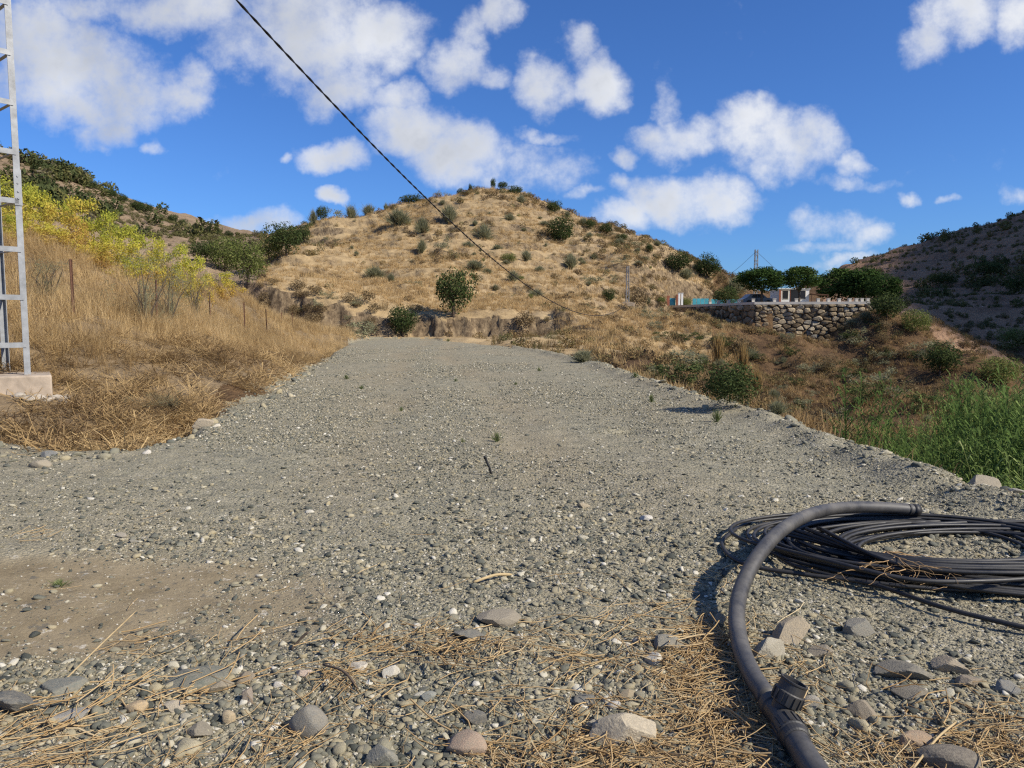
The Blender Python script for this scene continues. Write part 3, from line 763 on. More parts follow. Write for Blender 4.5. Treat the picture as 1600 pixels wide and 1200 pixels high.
def build_bank_grass():
    g = np.random.default_rng(8)
    protos = [blade_clump("tuft_%d" % i, 300 + i, 46, .55, .16, .38, .0027, M['drygrass'], 3, .9) for i in range(5)]
    protos += [blade_clump("thatch_%d" % i, 320 + i, 34, .34, .22, .8, .0036, M['drygrass'], 3, .5, lie=True) for i in range(4)]
    n = 34000
    y = 7.6 + 52 * g.random(n) ** 1.5; x = -3.6 - 0.1 * y - 22 * g.random(n) ** 1.4 * (.45 + y / 55)
    s = sdf(PLAT, x, y)
    keep = (s > .12) & (x > -1.0 * y - 4)
    x, y, s = x[keep], y[keep], s[keep]
    den = .75 + 1.3 * fbm(x / 2.2, y / 2.2, 3)
    up = sstep(.9, 4.2, s + .09 * (y - 13) + .8 * fbm(x / 1.7, y / 1.7, 2))
    tz = (x < -6.5) & (x > -8.4) & (y > 9.6) & (y < 11.3)
    keep = g.random(len(x)) < np.clip(den, .12, 1) * (.46 + .54 * up)
    keep &= ~(tz & (g.random(len(x)) < .8))
    x, y, s, up = x[keep], y[keep], s[keep], up[keep]; n = len(x)
    tall = g.random(n) < np.clip(.12 + .78 * up, 0, .85)
    idx = np.where(tall, g.integers(0, 5, n), g.integers(5, 9, n))
    sc = np.where(tall, g.uniform(.35, 1.15, n) * (.42 + .62 * up), g.uniform(.6, 1.3, n))
    sc *= 1 + .006 * y
    tint = np.clip(.22 + .48 * up + .9 * fbm(x / 1.5, y / 1.5 + 4, 3) + g.normal(0, .2, n), 0, 1)
    z = land(x, y) - .01
    gx = (land(x + .2, y, False) - land(x - .2, y, False)) / .4; gy = (land(x, y + .2, False) - land(x, y - .2, False)) / .4
    k = np.where(tall, .25, 1.0)
    rot = np.stack([np.arctan(gy) * k, -np.arctan(gx) * k, np.zeros(n)], 1) + np.stack([g.normal(0, .1, n), g.normal(0, .1, n), g.uniform(0, 6.28, n)], 1) * np.array([1, 1, 1])
    scatter("dry_grass", np.stack([x, y, z], 1), rot, sc, idx, tint, protos, "golden dry grass and thatch covering the bank beside the track", "grass")
build_bank_grass()

def build_slope_cover():
    g = np.random.default_rng(21)
    tufts = [blade_clump("hill_tuft_%d" % i, 400 + i, 26, .42, .28, .55, .012, M['drygrass'], 2, .9) for i in range(4)]
    # sunny hill
    n = 42000
    y = 52 + 85 * g.random(n); x = g.uniform(-.34, .33, n) * y
    s = sdf(PLAT, x, y); st = sdf(TERR, x, y)
    keep = (s > 2.6) & ((y > 70.5) | (x > 4)) & (st > .3) & (g.random(n) < np.clip(.5 + 1.5 * fbm(x / 5, y / 5, 3), .06, 1))
    x, y = x[keep], y[keep]; n = len(x)
    scatter("hill_grass", np.stack([x, y, land(x, y) - .02], 1), np.stack([g.normal(0, .15, n), g.normal(0, .15, n), g.uniform(0, 6.28, n)], 1), g.uniform(.5, 1.3, n), g.integers(0, 4, n), np.clip(g.normal(.75, .2, n), 0, 1), tufts,
            "short golden grass over the sunlit hillside", "grass")
    # low scrub between hill, gully and terrace slope
    sc = [leaf_cloud("scrub_%d" % i, 500 + i, 150, [(0, 0, .25, .42, .32)], .075, M['scrub']) for i in range(5)] + [blade_clump("scrub_tuft_%d" % i, 520 + i, 60, .6, .3, .5, .012, M['scrub'], 2, .6) for i in range(3)]
    pts = []
    n = 5200
    y = 14 + 78 * g.random(n) ** .8; x = 3.9 + g.random(n) * (.80 * y - 2.5)
    s = sdf(PLAT, x, y); st = sdf(TERR, x, y)
    keep = (s > .9) & (st > .4) & (g.random(n) < np.clip(.5 + 1.6 * fbm(x / 6 + 9, y / 6, 3), .05, 1))
    xs = [x[keep]]; ys = [y[keep]]
    n = 5200
    y = 66 + 68 * g.random(n); x = g.uniform(-.32, .32, n) * y
    s = sdf(PLAT, x, y); st = sdf(TERR, x, y)
    keep = (s > .6) & (st > .4) & (g.random(n) < np.clip(.16 + .016 * x + 1.5 * fbm(x / 9 + 2, y / 9, 3), .03, 1))
    xs.append(x[keep]); ys.append(y[keep])
    n = 900
    y = 36 + 34 * g.random(n); x = g.uniform(-3, 18, n); s = sdf(PLAT, x, y)
    keep = (s > .7) & (x > -.1 * y + 2)
    xs.append(x[keep]); ys.append(y[keep])
    x = np.concatenate(xs); y = np.concatenate(ys); n = len(x)
    left = (x / y < .245) & (y < 90); kq = ~(left & (g.random(n) < .72)); x, y = x[kq], y[kq]; n = len(x)
    sz = g.uniform(.45, 1.25, n) * (.75 + .004 * y)
    scatter("low_scrub", np.stack([x, y, land(x, y) - .05], 1), np.stack([g.normal(0, .12, n), g.normal(0, .12, n), g.uniform(0, 6.28, n)], 1), sz, g.integers(0, 8, n), np.clip(g.beta(1.5, 1.6, n), 0, 1), sc,
            "low brown and olive scrub covering the gully and slopes", "scrub")
    # ravine dry grass
    n = 15000
    y = 9 + 80 * g.random(n); x = 4 + g.random(n) * (.80 * y)
    s = sdf(PLAT, x, y); st = sdf(TERR, x, y)
    keep = (s > .8) & (st > .4) & (g.random(n) < np.clip(.5 + 1.3 * fbm(x / 4 + 2, y / 4, 3), .08, 1))
    x, y = x[keep], y[keep]; n = len(x)
    scatter("ravine_grass", np.stack([x, y, land(x, y) - .02], 1), np.stack([g.normal(0, .15, n), g.normal(0, .15, n), g.uniform(0, 6.28, n)], 1), g.uniform(.6, 1.5, n), g.integers(0, 4, n), np.clip(g.normal(.20, .2, n) + .42 * (x / y < .25), 0, 1), tufts,
            "russet dry grass on the ravine slopes below the terrace wall", "grass")
    # woods on the far hills
    fw = [leaf_cloud("far_crown_%d" % i, 540 + i, 150, [(0, 0, .8, 1.0, .85), (.5, .3, .6, .6, .5)], .24, M['farwood']) for i in range(5)]
    xs, ys, ti, sz = [], [], [], []
    n = 2600
    y = 120 + 110 * g.random(n); x = -g.uniform(.27, .95, n) * y
    q = fbm(x / 22 + 1, y / 22, 3)
    top = sstep(.46, .60, -x / y) * sstep(150, 190, y)
    keep = g.random(n) < np.clip(-.1 + top * .75 + 1.5 * q * top, .012, .8)
    xs.append(x[keep]); ys.append(y[keep]); ti.append(g.beta(1.3, 1.3, keep.sum())); sz.append(g.uniform(1.2, 2.6, keep.sum()))
    n = 3000
    y = 110 + 120 * g.random(n); x = -g.uniform(.27, .8, n) * y
    xs.append(x); ys.append(y); ti.append(g.uniform(.6, 1, n)); sz.append(g.uniform(.25, .6, n))
    n = 2200
    y = 95 + 120 * g.random(n); x = g.uniform(.46, .95, n) * y
    xs.append(x); ys.append(y); ti.append(g.uniform(.3, 1, n)); sz.append(g.uniform(.2, .5, n))
    n = 1500
    y = 90 + 125 * g.random(n); x = g.uniform(.44, 1.0, n) * y
    q = fbm(x / 18 + 5, y / 18, 3)
    keep = (g.random(n) < np.clip(.0 + .8 * q, .025, .45)) & (sdf(TERR, x, y) > 2)
    xs.append(x[keep]); ys.append(y[keep]); ti.append(g.uniform(.25, .95, keep.sum())); sz.append(g.uniform(.6, 1.5, keep.sum()))
    x = np.concatenate(xs); y = np.concatenate(ys); n = len(x)
    scatter("far_scrub", np.stack([x, y, land(x, y) - .1], 1), np.stack([np.zeros(n), np.zeros(n), g.uniform(0, 6.28, n)], 1), np.concatenate(sz), g.integers(0, 5, n), np.concatenate(ti), fw,
            "dark trees and bushes merging into woodland on the far hillsides", "woodland")
def leaf_cloud(name, seed, n, lobes, leaf, mat, shell=.55, rough=.25, flat=0.0, base=None, aging=False, thin=.42):
    """a crown of n leaf faces spread through several lobes (x, y, z, horizontal radius, vertical radius)"""
    g = np.random.default_rng(seed)
    w = np.array([l[3] ** 2 * l[4] ** .5 for l in lobes]); w = w / w.sum()
    k = g.choice(len(lobes), n, p=w)
    Lb = np.array(lobes)[k]
    d = g.normal(size=(n, 3)); d /= np.linalg.norm(d, axis=1)[:, None]
    rad = shell + (1.05 - shell) * g.random(n) ** .7
    # clumps: pull the outline in and out
    cd = g.normal(size=(26, 3)); cd /= np.linalg.norm(cd, axis=1)[:, None]
    near = (d @ cd.T).max(1)
    rad *= 1 + rough * (near - .86) * 3.0
    c = np.stack([Lb[:, 0] + d[:, 0] * rad * Lb[:, 3], Lb[:, 1] + d[:, 1] * rad * Lb[:, 3], Lb[:, 2] + d[:, 2] * rad * Lb[:, 4]], 1)
    if base is not None: c[:, 2] = np.maximum(c[:, 2], base + .1 * g.random(n))
    t1 = g.normal(size=(n, 3)); t1 /= np.linalg.norm(t1, axis=1)[:, None]
    t2 = np.cross(t1, d + .6 * g.normal(size=(n, 3))); t2 /= np.linalg.norm(t2, axis=1)[:, None]
    l = leaf * g.uniform(.6, 1.35, n)[:, None]
    v = np.stack([c - t1 * l, c + t2 * l * thin, c + t1 * l, c - t2 * l * thin], 1).reshape(-1, 3)
    f = np.arange(n * 4).reshape(-1, 4)
    cl = (d @ cd.T).argmax(1); ct = g.random(26)[cl]
    rn = .55 * g.random(n) + .45 * ct
    if aging: rn = .45 * rn + .65 * np.clip(1.0 - c[:, 2], 0, 1) ** 1.0          # the lower leaves have turned
    return mesh_from(name, v, f, mat, False, np.clip(rn, 0, 1))
build_slope_cover()

# ------------------------------------------------------------------ reeds
def build_reeds():
    g = np.random.default_rng(31)
    def reed(seed, n=9):
        q = np.random.default_rng(seed); v = []; f = []; r = []
        for i in range(n):
            x, y = q.normal(0, .35, 2); h = q.uniform(2.0, 3.6); lx, ly = q.normal(0, .13, 2); rr_ = q.random()
            b = len(v); vv, ff = tube([(x, y, 0), (x + lx * h * .4, y + ly * h * .4, h * .5), (x + lx * h, y + ly * h, h)], [.013, .011, .004], 3, False)
            v += vv; f += [tuple(k + b for k in t) for t in ff]; r += [.9] * len(ff)
            for k in range(19):
                t = .25 + .75 * k / 18; p = Vector((x + lx * h * t, y + ly * h * t, h * t)); a = q.uniform(0, 6.28)
                L = q.uniform(.24, .46); w = q.uniform(.014, .026); u = Vector((math.cos(a), math.sin(a), 0)); sd = Vector((-u.y, u.x, 0)) * w
                p1 = p + u * L * .45 + Vector((0, 0, L * .42)); p2 = p + u * L * 1.0 + Vector((0, 0, L * q.uniform(.0, .45)))
                b = len(v); v += [p - sd * .4, p + sd * .4, p1 + sd, p1 - sd, p2]
                f += [(b, b + 1, b + 2, b + 3), (b + 3, b + 2, b + 4, b + 4)]; r += [min(1, rr_ * .6 + .4 * q.random())] * 2
        f = [t if t[2] != t[3] else t[:3] for t in f]
        return mesh_from("reed_%d" % seed, v, f, M['reed'], False, r)
    protos = [reed(600 + i) for i in range(6)]
    poly = np.array([(6.1, 9.5), (6.4, 13), (7.2, 19), (11, 21), (15, 26), (21, 31), (36, 40), (40, 25), (20, 8), (10, 6.5), (6.8, 7.2)])
    n = 3900
    x = g.uniform(5.5, 40, n); y = g.uniform(6, 40, n)
    s = sdf(poly, x, y)
    keep = (s < 0) & (g.random(n) < np.clip(.85 + .8 * fbm(x / 3, y / 3, 2), .3, 1)) & (x < .95 * y + 3)
    x, y, s = x[keep], y[keep], s[keep]; n = len(x)
    z = land(x, y)
    top = -.85 - .9 * sstep(11, 28, y) + 1.9 * fbm(x / 2.0, y / 2.0, 3) + .05
    sc = np.clip((top - z) / 3.1, .35, 1.25) * g.uniform(.72, 1.14, n)
    scatter("giant_reeds", np.stack([x, y, z], 1), np.stack([g.normal(0, .05, n), g.normal(0, .05, n), g.uniform(0, 6.28, n)], 1), sc, g.integers(0, 6, n), np.clip(.60 + 1.1 * fbm(x / 2.5, y / 2.5, 3) + g.normal(0, .2, n), 0, 1), protos,
            "bed of bright green giant reeds filling the ravine bottom", "reeds")
build_reeds()

# ------------------------------------------------------------------ plants one can count
def round_crown(name, seed, n, mat, leaf, k=6, flat=.8, shell=.5):
    g = np.random.default_rng(seed); lobes = [(0, 0, .52, .36, .40)]
    for i in range(k):
        a = 6.28 * i / k + g.uniform(-.4, .4); r = g.uniform(.16, .30)
        lobes.append((r * math.cos(a), r * math.sin(a), g.uniform(.32, .74), g.uniform(.17, .27), g.uniform(.18, .28)))
    return leaf_cloud(name, seed, n, lobes, leaf, mat, shell, .35, base=.02)
def trunk_mesh(name, seed, h=.45, r=.035, mat=None):
    g = np.random.default_rng(seed); b = MB()
    b.tube([(0, 0, -.08), (.01, 0, h * .4), (.0, .015, h)], [r * 1.5, r, r * .8], 7)
    for i in range(5):
        a = i * 1.26 + g.uniform(-.3, .3); rr_ = g.uniform(.14, .26)
        b.tube([(0, .01, h * .72), (rr_ * .5 * math.cos(a), rr_ * .5 * math.sin(a), h * 1.05), (rr_ * math.cos(a), rr_ * math.sin(a), h * 1.4)], [r * .7, r * .5, r * .2], 5)
    return mesh_from(name, b.v, b.f, mat or M['bark'], True)
def broom_mesh(name, seed, n, mat, w=.006, fine=3, open_=.5, jit=.16):
    """upright wands: many thin green twigs on a few woody stems"""
    g = np.random.default_rng(seed); v = []; f = []; r = []
    for i in range(n):
        a = g.uniform(0, 6.28); th = abs(g.normal(0, open_)); L = g.uniform(.55, 1.0)
        p = Vector((g.normal(0, .04), g.normal(0, .04), 0)); dirv = Vector((math.cos(a) * math.sin(th), math.sin(a) * math.sin(th), math.cos(th)))
        rr_ = g.random()
        for q in range(fine):
            st = p + dirv * L * g.uniform(.15, .55)
            d2 = (dirv + Vector(g.normal(0, jit, 3))).normalized(); l2 = L * g.uniform(.3, .55)
            sd = d2.cross(Vector(g.normal(0, 1, 3))).normalized() * w
            b = len(v); v += [st - sd, st + sd, st + d2 * l2 + sd * .3, st + d2 * l2 - sd * .3]; f.append((b, b + 1, b + 2, b + 3)); r.append(min(1, .5 * rr_ + .5 * g.random()))
        sd = dirv.cross(Vector(g.normal(0, 1, 3))).normalized() * w
        b = len(v); e = p + dirv * L * .75; v += [p - sd, p + sd, e + sd * .5, e - sd * .5]; f.append((b, b + 1, b + 2, b + 3)); r.append(rr_ * .4)
    return mesh_from(name, np.array(v), np.array(f), mat, False, r)

CR = {}
for i in range(3):
    CR['dark', i] = round_crown("crown", 700 + i, 3000, M['leaf_dark'], .030)
    CR['olive', i] = round_crown("crown", 710 + i, 3200, M['leaf_olive'], .026)
    gm = np.random.default_rng(720 + i); lb = [(0, 0, .5, .40, .42)]
    for q in range(16):
        a_ = gm.uniform(0, 6.28); e_ = gm.uniform(-.7, 1.3); lb.append((.33 * math.cos(a_) * math.cos(e_), .33 * math.sin(a_) * math.cos(e_), .48 + .34 * math.sin(e_), gm.uniform(.12, .19), gm.uniform(.11, .17)))
    CR['mango', i] = leaf_cloud("crown", 720 + i, 7500, lb, .030, M['leaf_mango'], .3, .3)
    gm = np.random.default_rng(730 + i)
    lb = [(gm.normal(0, .24), gm.normal(0, .24), gm.uniform(.12, .92), gm.uniform(.10, .17), gm.uniform(.08, .15)) for q in range(26)]
    CR['yellow', i] = leaf_cloud("foliage", 730 + i, 3600, lb, .023, M['leaf_yellow'], .15, .6, base=.0, aging=True)
    CR['brown', i] = round_crown("foliage", 740 + i, 700, M['leaf_brown'], .045)
    CR['grey', i] = leaf_cloud("foliage", 750 + i, 700, [(gq.normal(0, .26), gq.normal(0, .26), gq.uniform(.1, .75), gq.uniform(.10, .22), gq.uniform(.10, .2)) for gq in [np.random.default_rng(750 + i)] for q in range(9 + 2 * i)], .034, M['leaf_broom'], .15, .5, base=0)
    CR['broom', i] = broom_mesh("twigs", 760 + i, 210, M['leaf_broom'], .009, 6, [.42, .55, .7][i], .32)
    CR['cane', i] = broom_mesh("canes", 790 + i, 190, M['leaf_cane'], .007, 4, .17, .12)
    CR['thorn', i] = leaf_cloud("foliage", 780 + i, 800, [(gq.normal(0, .24), gq.normal(0, .24), gq.uniform(.1, .75), gq.uniform(.12, .24), gq.uniform(.10, .2)) for gq in [np.random.default_rng(780 + i)] for q in range(10)], .036, M['leaf_dark'], .15, .5, base=0)
    CR['trunk', i] = trunk_mesh("trunk", 770 + i)
def tree(kind, p, w, h, label, name="tree", cat="tree", group=None, k=None, trunk=True, tall=0.0):
    k = random.randrange(3) if k is None else k
    t = bpy.data.objects.new(name, None); COL.objects.link(t); t.location = p; t.rotation_euler = (0, 0, random.uniform(0, 6.28)); t.empty_display_size = .3
    tag(t, label, cat, group)
    c = obj("crown", CR[kind, k], t, (0, 0, tall * h), scl=(w, w, h * (1 - tall)))
    if trunk: obj("trunk", CR['trunk', k], t, scl=(h * .8, h * .8, h * (1.0 if tall == 0 else 1.0)))
    return t
def shrub(kind, p, w, h, label, name="shrub", cat="shrub", group=None, k=None):
    k = random.randrange(3) if k is None else k
    me = CR[kind, k]
    if kind in ('broom', 'cane'): sc = (w * .8, w * .8, h)
    else: sc = (w, w, h)
    o = obj(name, me, None, p, (0, 0, random.uniform(0, 6.28)), sc)
    return tag(o, label, cat, group)
def px2m(p, w): return w * p[1] / F

LIST = [  # picture column and row of the foot, width and height in picture pixels, kind, label
    (708, 494, 62, 76, 'T', 'dark', 'tall dense dark green bush-like tree above the rocky cutting at the end of the track'),
    (630, 522, 48, 50, 'T', 'dark', 'rounded dark green bush at the foot of the cutting, left of the taller tree'),
    (567, 527, 62, 40, 'S', 'grey', 'wide pale grey-green bush where the track ends beside the bank'),
    (585, 437, 44, 27, 'S', 'broom', 'grey-green broom in the middle of the lower golden slope'),
    (611, 441, 17, 16, 'S', 'broom', 'small broom just right of the mid-slope grey-green broom'),
    (876, 376, 46, 40, 'T', 'dark', 'dark rounded oak below the right shoulder of the golden hill'),
    (692, 391, 28, 26, 'S', 'grey', 'twiggy grey bush in the middle of the golden hill'),
    (659, 396, 20, 26, 'S', 'broom', 'slim upright broom left of the twiggy grey bush'),
    (623, 353, 44, 28, 'S', 'broom', 'broad grey-green broom high on the left of the hill'),
    (660, 364, 26, 28, 'S', 'broom', 'pale broom right of the broad one high on the hill'),
    (702, 349, 36, 34, 'S', 'broom', 'tall green broom near the cable below the summit'),
    (757, 372, 30, 28, 'S', 'broom', 'grey-green broom below the summit, right of the cable'),
    (877, 342, 0, 0, 0, 0, 0),
    (935, 447, 36, 20, 'S', 'grey', 'wide grey-green bush left of the lattice pole'),
    (951, 470, 22, 20, 'T', 'dark', 'small round dark green tree left of the lattice pole'),
    (892, 420, 30, 26, 'S', 'broom', 'loose broom on the right flank of the hill'),
    (822, 408, 22, 20, 'S', 'broom', 'low broom on the middle right of the hill'),
    (802, 440, 26, 22, 'S', 'broom', 'green broom close above the sagging cable'),
    (1060, 426, 46, 34, 'T', 'dark', 'left one of two dark trees on the right ridge of the hill'),
    (1104, 436, 44, 42, 'T', 'dark', 'right one of two dark trees on the right ridge of the hill'),
    (1145, 636, 92, 74, 'S', 'dark', 'leafy green bush just below the rim of the gravel'),
    (1215, 648, 40, 26, 'S', 'broom', 'yellow-green grassy clump beyond the rim, right of the leafy bush'),
    (1385, 500, 56, 44, 'T', 'dark', 'dark leafy bush at the right end of the stone wall'),
    (1468, 586, 60, 54, 'T', 'dark', 'dark round bush on the spur right of the terrace'),
    (1430, 520, 50, 38, 'S', 'olive', 'olive green bush on the spur crest below the wall end'),
    (1450, 555, 44, 30, 'S', 'grey', 'grey-green bush on the spur above the dark round bush'),
    (1330, 540, 40, 34, 'S', 'grey', 'grey-green bush against the right foot of the stone wall'),
    (1375, 600, 50, 34, 'S', 'grey', 'dull bush in the middle of the slope below the wall'),
    (1400, 620, 36, 24, 'S', 'grey', 'small dull bush lower on the slope below the wall'),
    (1510, 615, 30, 24, 'S', 'olive', 'small olive bush at the foot of the spur'),
    (1560, 600, 70, 44, 'S', 'olive', 'spreading olive green bush at the right where the valley opens'),
    (1590, 550, 60, 40, 'T', 'olive', 'green tree in the valley at the right edge below the shaded hill'),
    (1470, 450, 46, 26, 'S', 'dark', 'dark bush on the lower flank of the shaded hill'),
    (1545, 435, 46, 26, 'S', 'dark', 'dark bush half way up the shaded hill'),
    (1590, 460, 44, 34, 'S', 'dark', 'dark bush at the right edge on the shaded hill'),
    (1020, 500, 34, 26, 'S', 'grey', 'grey-green bush in the gully below the turquoise screen'),
    (1000, 487, 30, 40, 'S', 'brown', 'tall dry brown bush beside the lattice pole'),
    (1072, 478, 20, 18, 'S', 'olive', 'small green bush in front of the turquoise screen'),
    (1155, 555, 44, 34, 'S', 'brown', 'bare brownish bush below the left part of the stone wall'),
    (1060, 560, 0, 0, 0, 0, 0),
    (1055, 603, 40, 26, 'S', 'brown', 'dry mauve-brown bush beside the rim of the gravel'),
    (910, 566, 46, 24, 'S', 'broom', 'olive clump at the rim near the end of the track'),
    (820, 512, 34, 30, 'S', 'brown', 'bare dry bush at the foot of the hill right of the cutting'),
    (388, 450, 66, 72, 'T', 'olive', 'bright olive green tree at the foot of the golden hill, front of the clump'),
    (352, 424, 62, 54, 'T', 'olive', 'yellowish green tree left of the bright olive green tree'),
    (448, 402, 56, 52, 'T', 'dark', 'darker green tree against the left foot of the golden hill'),
    (420, 410, 44, 40, 'T', 'olive', 'shadowed tree between the olive and the darker green tree'),
    (322, 408, 50, 32, 'T', 'dark', 'dark green tree behind the bank, left end of the clump'),
    (475, 380, 24, 28, 'T', 'dark', 'small tree on the left edge of the golden hill'),
]
LIST += [(1122, 572, 50, 56, 'S', 'cane', 'stand of tall dry canes behind the leafy bush, left one'), (1160, 592, 50, 62, 'S', 'cane', 'stand of tall dry golden canes right above the leafy bush'), (1182, 622, 44, 54, 'S', 'cane', 'stand of dry canes right of the leafy bush, lowest one')]
RIDGE = [(490, 358, 16, 24), (503, 354, 18, 22), (527, 348, 24, 22), (549, 343, 22, 24), (576, 335, 26, 20), (603, 330, 7, 12), (642, 324, 38, 15), (683, 314, 11, 14), (700, 311, 10, 12), (719, 308, 11, 11), (735, 306, 7, 11), (770, 302, 8, 16), (786, 303, 16, 11), (806, 307, 22, 14), (826, 314, 15, 14), (864, 335, 22, 18), (911, 357, 13, 12), (922, 358, 16, 14), (946, 369, 22, 13), (972, 376, 18, 10), (990, 381, 16, 9), (1014, 391, 12, 14)]
FARL = [(145, 300, 16, 12), (172, 303, 20, 14), (191, 316, 18, 14), (214, 325, 22, 13), (228, 341, 26, 16), (270, 352, 16, 14), (285, 356, 14, 12), (322, 358, 11, 8), (341, 359, 9, 7), (358, 364, 16, 9)]
def foot_points(lst):
    p = hits([l[0] for l in lst], [l[1] for l in lst]); return p
L2 = [l for l in LIST if l[2]]
P2 = foot_points(L2)
for l, p in zip(L2, P2):
    if np.isnan(p[0]): 
        p = at(l[0], l[1], 120); p[2] = H(p[0], p[1])
    w, h = px2m(p, l[2]), px2m(p, l[3]); q = (p[0], p[1], p[2] - .06 * h)
    if l[4] == 'T': tree(l[5], q, w * 1.12, h * 1.1, l[6], trunk=h > 1.2)
    else: shrub(l[5], q, w * 1.1, h * 1.1, l[6])
NUM = ["first","second","third","fourth","fifth","sixth","seventh","eighth","ninth","tenth","eleventh","twelfth","thirteenth","fourteenth","fifteenth","sixteenth","seventeenth","eighteenth","nineteenth","twentieth","twenty-first","twenty-second"]
for ir, (px, py, w, h) in enumerate(RIDGE):
    d = np.interp(px, [480, 560, 620, 680, 770, 830, 880, 950, 1000, 1060], [118, 122, 126, 130, 132, 130, 126, 120, 116, 112])
    p = at(px, py, d); z = H(p[0], p[1]); wm, hm = w * d / F, h * d / F
    shrub(random.choice(['dark', 'dark', 'grey', 'broom']), (p[0], p[1], z - .15 * hm), wm * 1.2, hm * 1.3, NUM[ir] + " bush from the left along the skyline of the golden hill", group="skyline bushes on the golden hill")
for ir, (px, py, w, h) in enumerate(FARL):
    p = at(px, py, 214); z = H(p[0], p[1]); wm, hm = w * 214 / F, h * 214 / F
    tree('dark', (p[0], p[1], z - .2), wm * 1.15, hm * 1.25, NUM[ir] + " dark tree from the left along the bare crest of the far hill", group="trees on the far left crest")
# other shrubs: described by the nearest landmark, the side they stand on and their order from it
MARKS = [(708, 460, "the tall dark tree above the cutting"), (876, 356, "the dark rounded oak"), (585, 425, "the mid-slope broom"), (623, 340, "the broad broom near the top"), (770, 300, "the hilltop"), (692, 378, "the twiggy grey bush"),
         (980, 455, "the lattice pole"), (1080, 415, "the two dark ridge trees"), (1270, 520, "the stone wall"), (1145, 600, "the leafy bush below the rim"), (1468, 560, "the dark round bush on the spur"), (757, 358, "the broom right of the cable"),
         (850, 470, "the low end of the cable"), (450, 390, "the darker green tree"), (1050, 590, "the mauve bush by the rim"), (1375, 590, "the dull bush below the wall")]
ORD = ["nearest", "second nearest", "third nearest", "fourth nearest", "fifth nearest", "sixth nearest", "seventh nearest", "eighth nearest", "ninth nearest", "tenth nearest", "eleventh nearest", "twelfth nearest", "thirteenth nearest", "fourteenth nearest", "fifteenth nearest", "sixteenth nearest", "seventeenth nearest", "eighteenth nearest"]
WORD = {'broom': "upright grey-green broom", 'grey': "rounded grey-green bush", 'brown': "dry brown bush", 'olive': "small olive green bush", 'thorn': "dark thorny bush"}
minor = []      # (kind, point, w, h, group)
g = np.random.default_rng(77)
qx = g.uniform(500, 1120, 420); qy = g.uniform(312, 492, 420)
hp = hits(qx, qy, 55, 160)
cnt = 0
for i in range(len(hp)):
    p = hp[i]
    if np.isnan(p[0]) or p[1] < 70 or p[1] > 128 or cnt >= 135: continue
    if sdf(TERR, p[None, 0], p[None, 1])[0] < 1.5: continue
    if g.random() > .22 + .6 * (qx[i] > 740): continue
    kd = g.choice(['broom', 'grey', 'brown', 'olive'], p=[.40, .24, .28, .08]); h = min(.30 + .42 * math.exp(g.normal(0, .6)), 2.0) * (1.1 if kd == 'broom' else .75); w = h * g.uniform(.9, 2.4)
    minor.append((kd, p, w, h, "bushes dotted over the golden hill", qx[i], qy[i])); cnt += 1
qx = g.uniform(400, 640, 60); qy = 436 + (qx - 400) * .23 + g.uniform(0, 60, 60); hp = hits(qx, qy, 55, 110); cnt = 0
for i in range(len(hp)):
    p = hp[i]
    if np.isnan(p[0]) or p[1] < 62 or cnt >= 30: continue
    kd = g.choice(['brown', 'grey'], p=[.8, .2]); h = g.uniform(.6, 1.3); minor.append((kd, p, h * g.uniform(1.1, 1.8), h, "bushes on the cutting", qx[i], qy[i])); cnt += 1
qx = g.uniform(990, 1520, 190); qy = g.uniform(500, 670, 190); hp = hits(qx, qy, 18, 110); cnt = 0
for i in range(len(hp)):
    p = hp[i]
    if np.isnan(p[0]) or cnt >= 105: continue
    s_ = sdf(PLAT, p[None, 0], p[None, 1])[0]
    if s_ < 1.6 or sdf(TERR, p[None, 0], p[None, 1])[0] < 1.5 or (p[0] > 7 and p[1] < 34): continue
    kd = g.choice(['brown', 'grey', 'broom', 'thorn'], p=[.34, .2, .1, .36]); h = g.uniform(.5, 1.5); minor.append((kd, p, h * g.uniform(1.1, 1.8), h, "bushes on the slopes below the terrace", qx[i], qy[i])); cnt += 1
slots = {}
for k, (kd, p, w, h, gr, ax_, ay_) in enumerate(minor):
    ds = [math.hypot(ax_ - m[0], (ay_ - m[1]) * 1.4) for m in MARKS]; b_ = int(np.argmin(ds)); dx, dy = ax_ - MARKS[b_][0], (ay_ - MARKS[b_][1]) * 1.4
    side = ("left of" if dx < 0 else "right of") if abs(dx) > abs(dy) else ("above" if dy < 0 else "below")
    slots.setdefault((kd, b_, side), []).append((ds[b_], k))
lab = {}
for (kd, b_, side), lst in slots.items():
    for r_, (_, k) in enumerate(sorted(lst)):
        lab[k] = WORD[kd] + ", " + ("" if len(lst) == 1 else ORD[min(r_, 17)] + " one ") + side + " " + MARKS[b_][2]
for k, (kd, p, w, h, gr, _a, _b) in enumerate(minor):
    shrub(kd, (p[0], p[1], p[2] - .05), w, h, lab[k], group=gr)

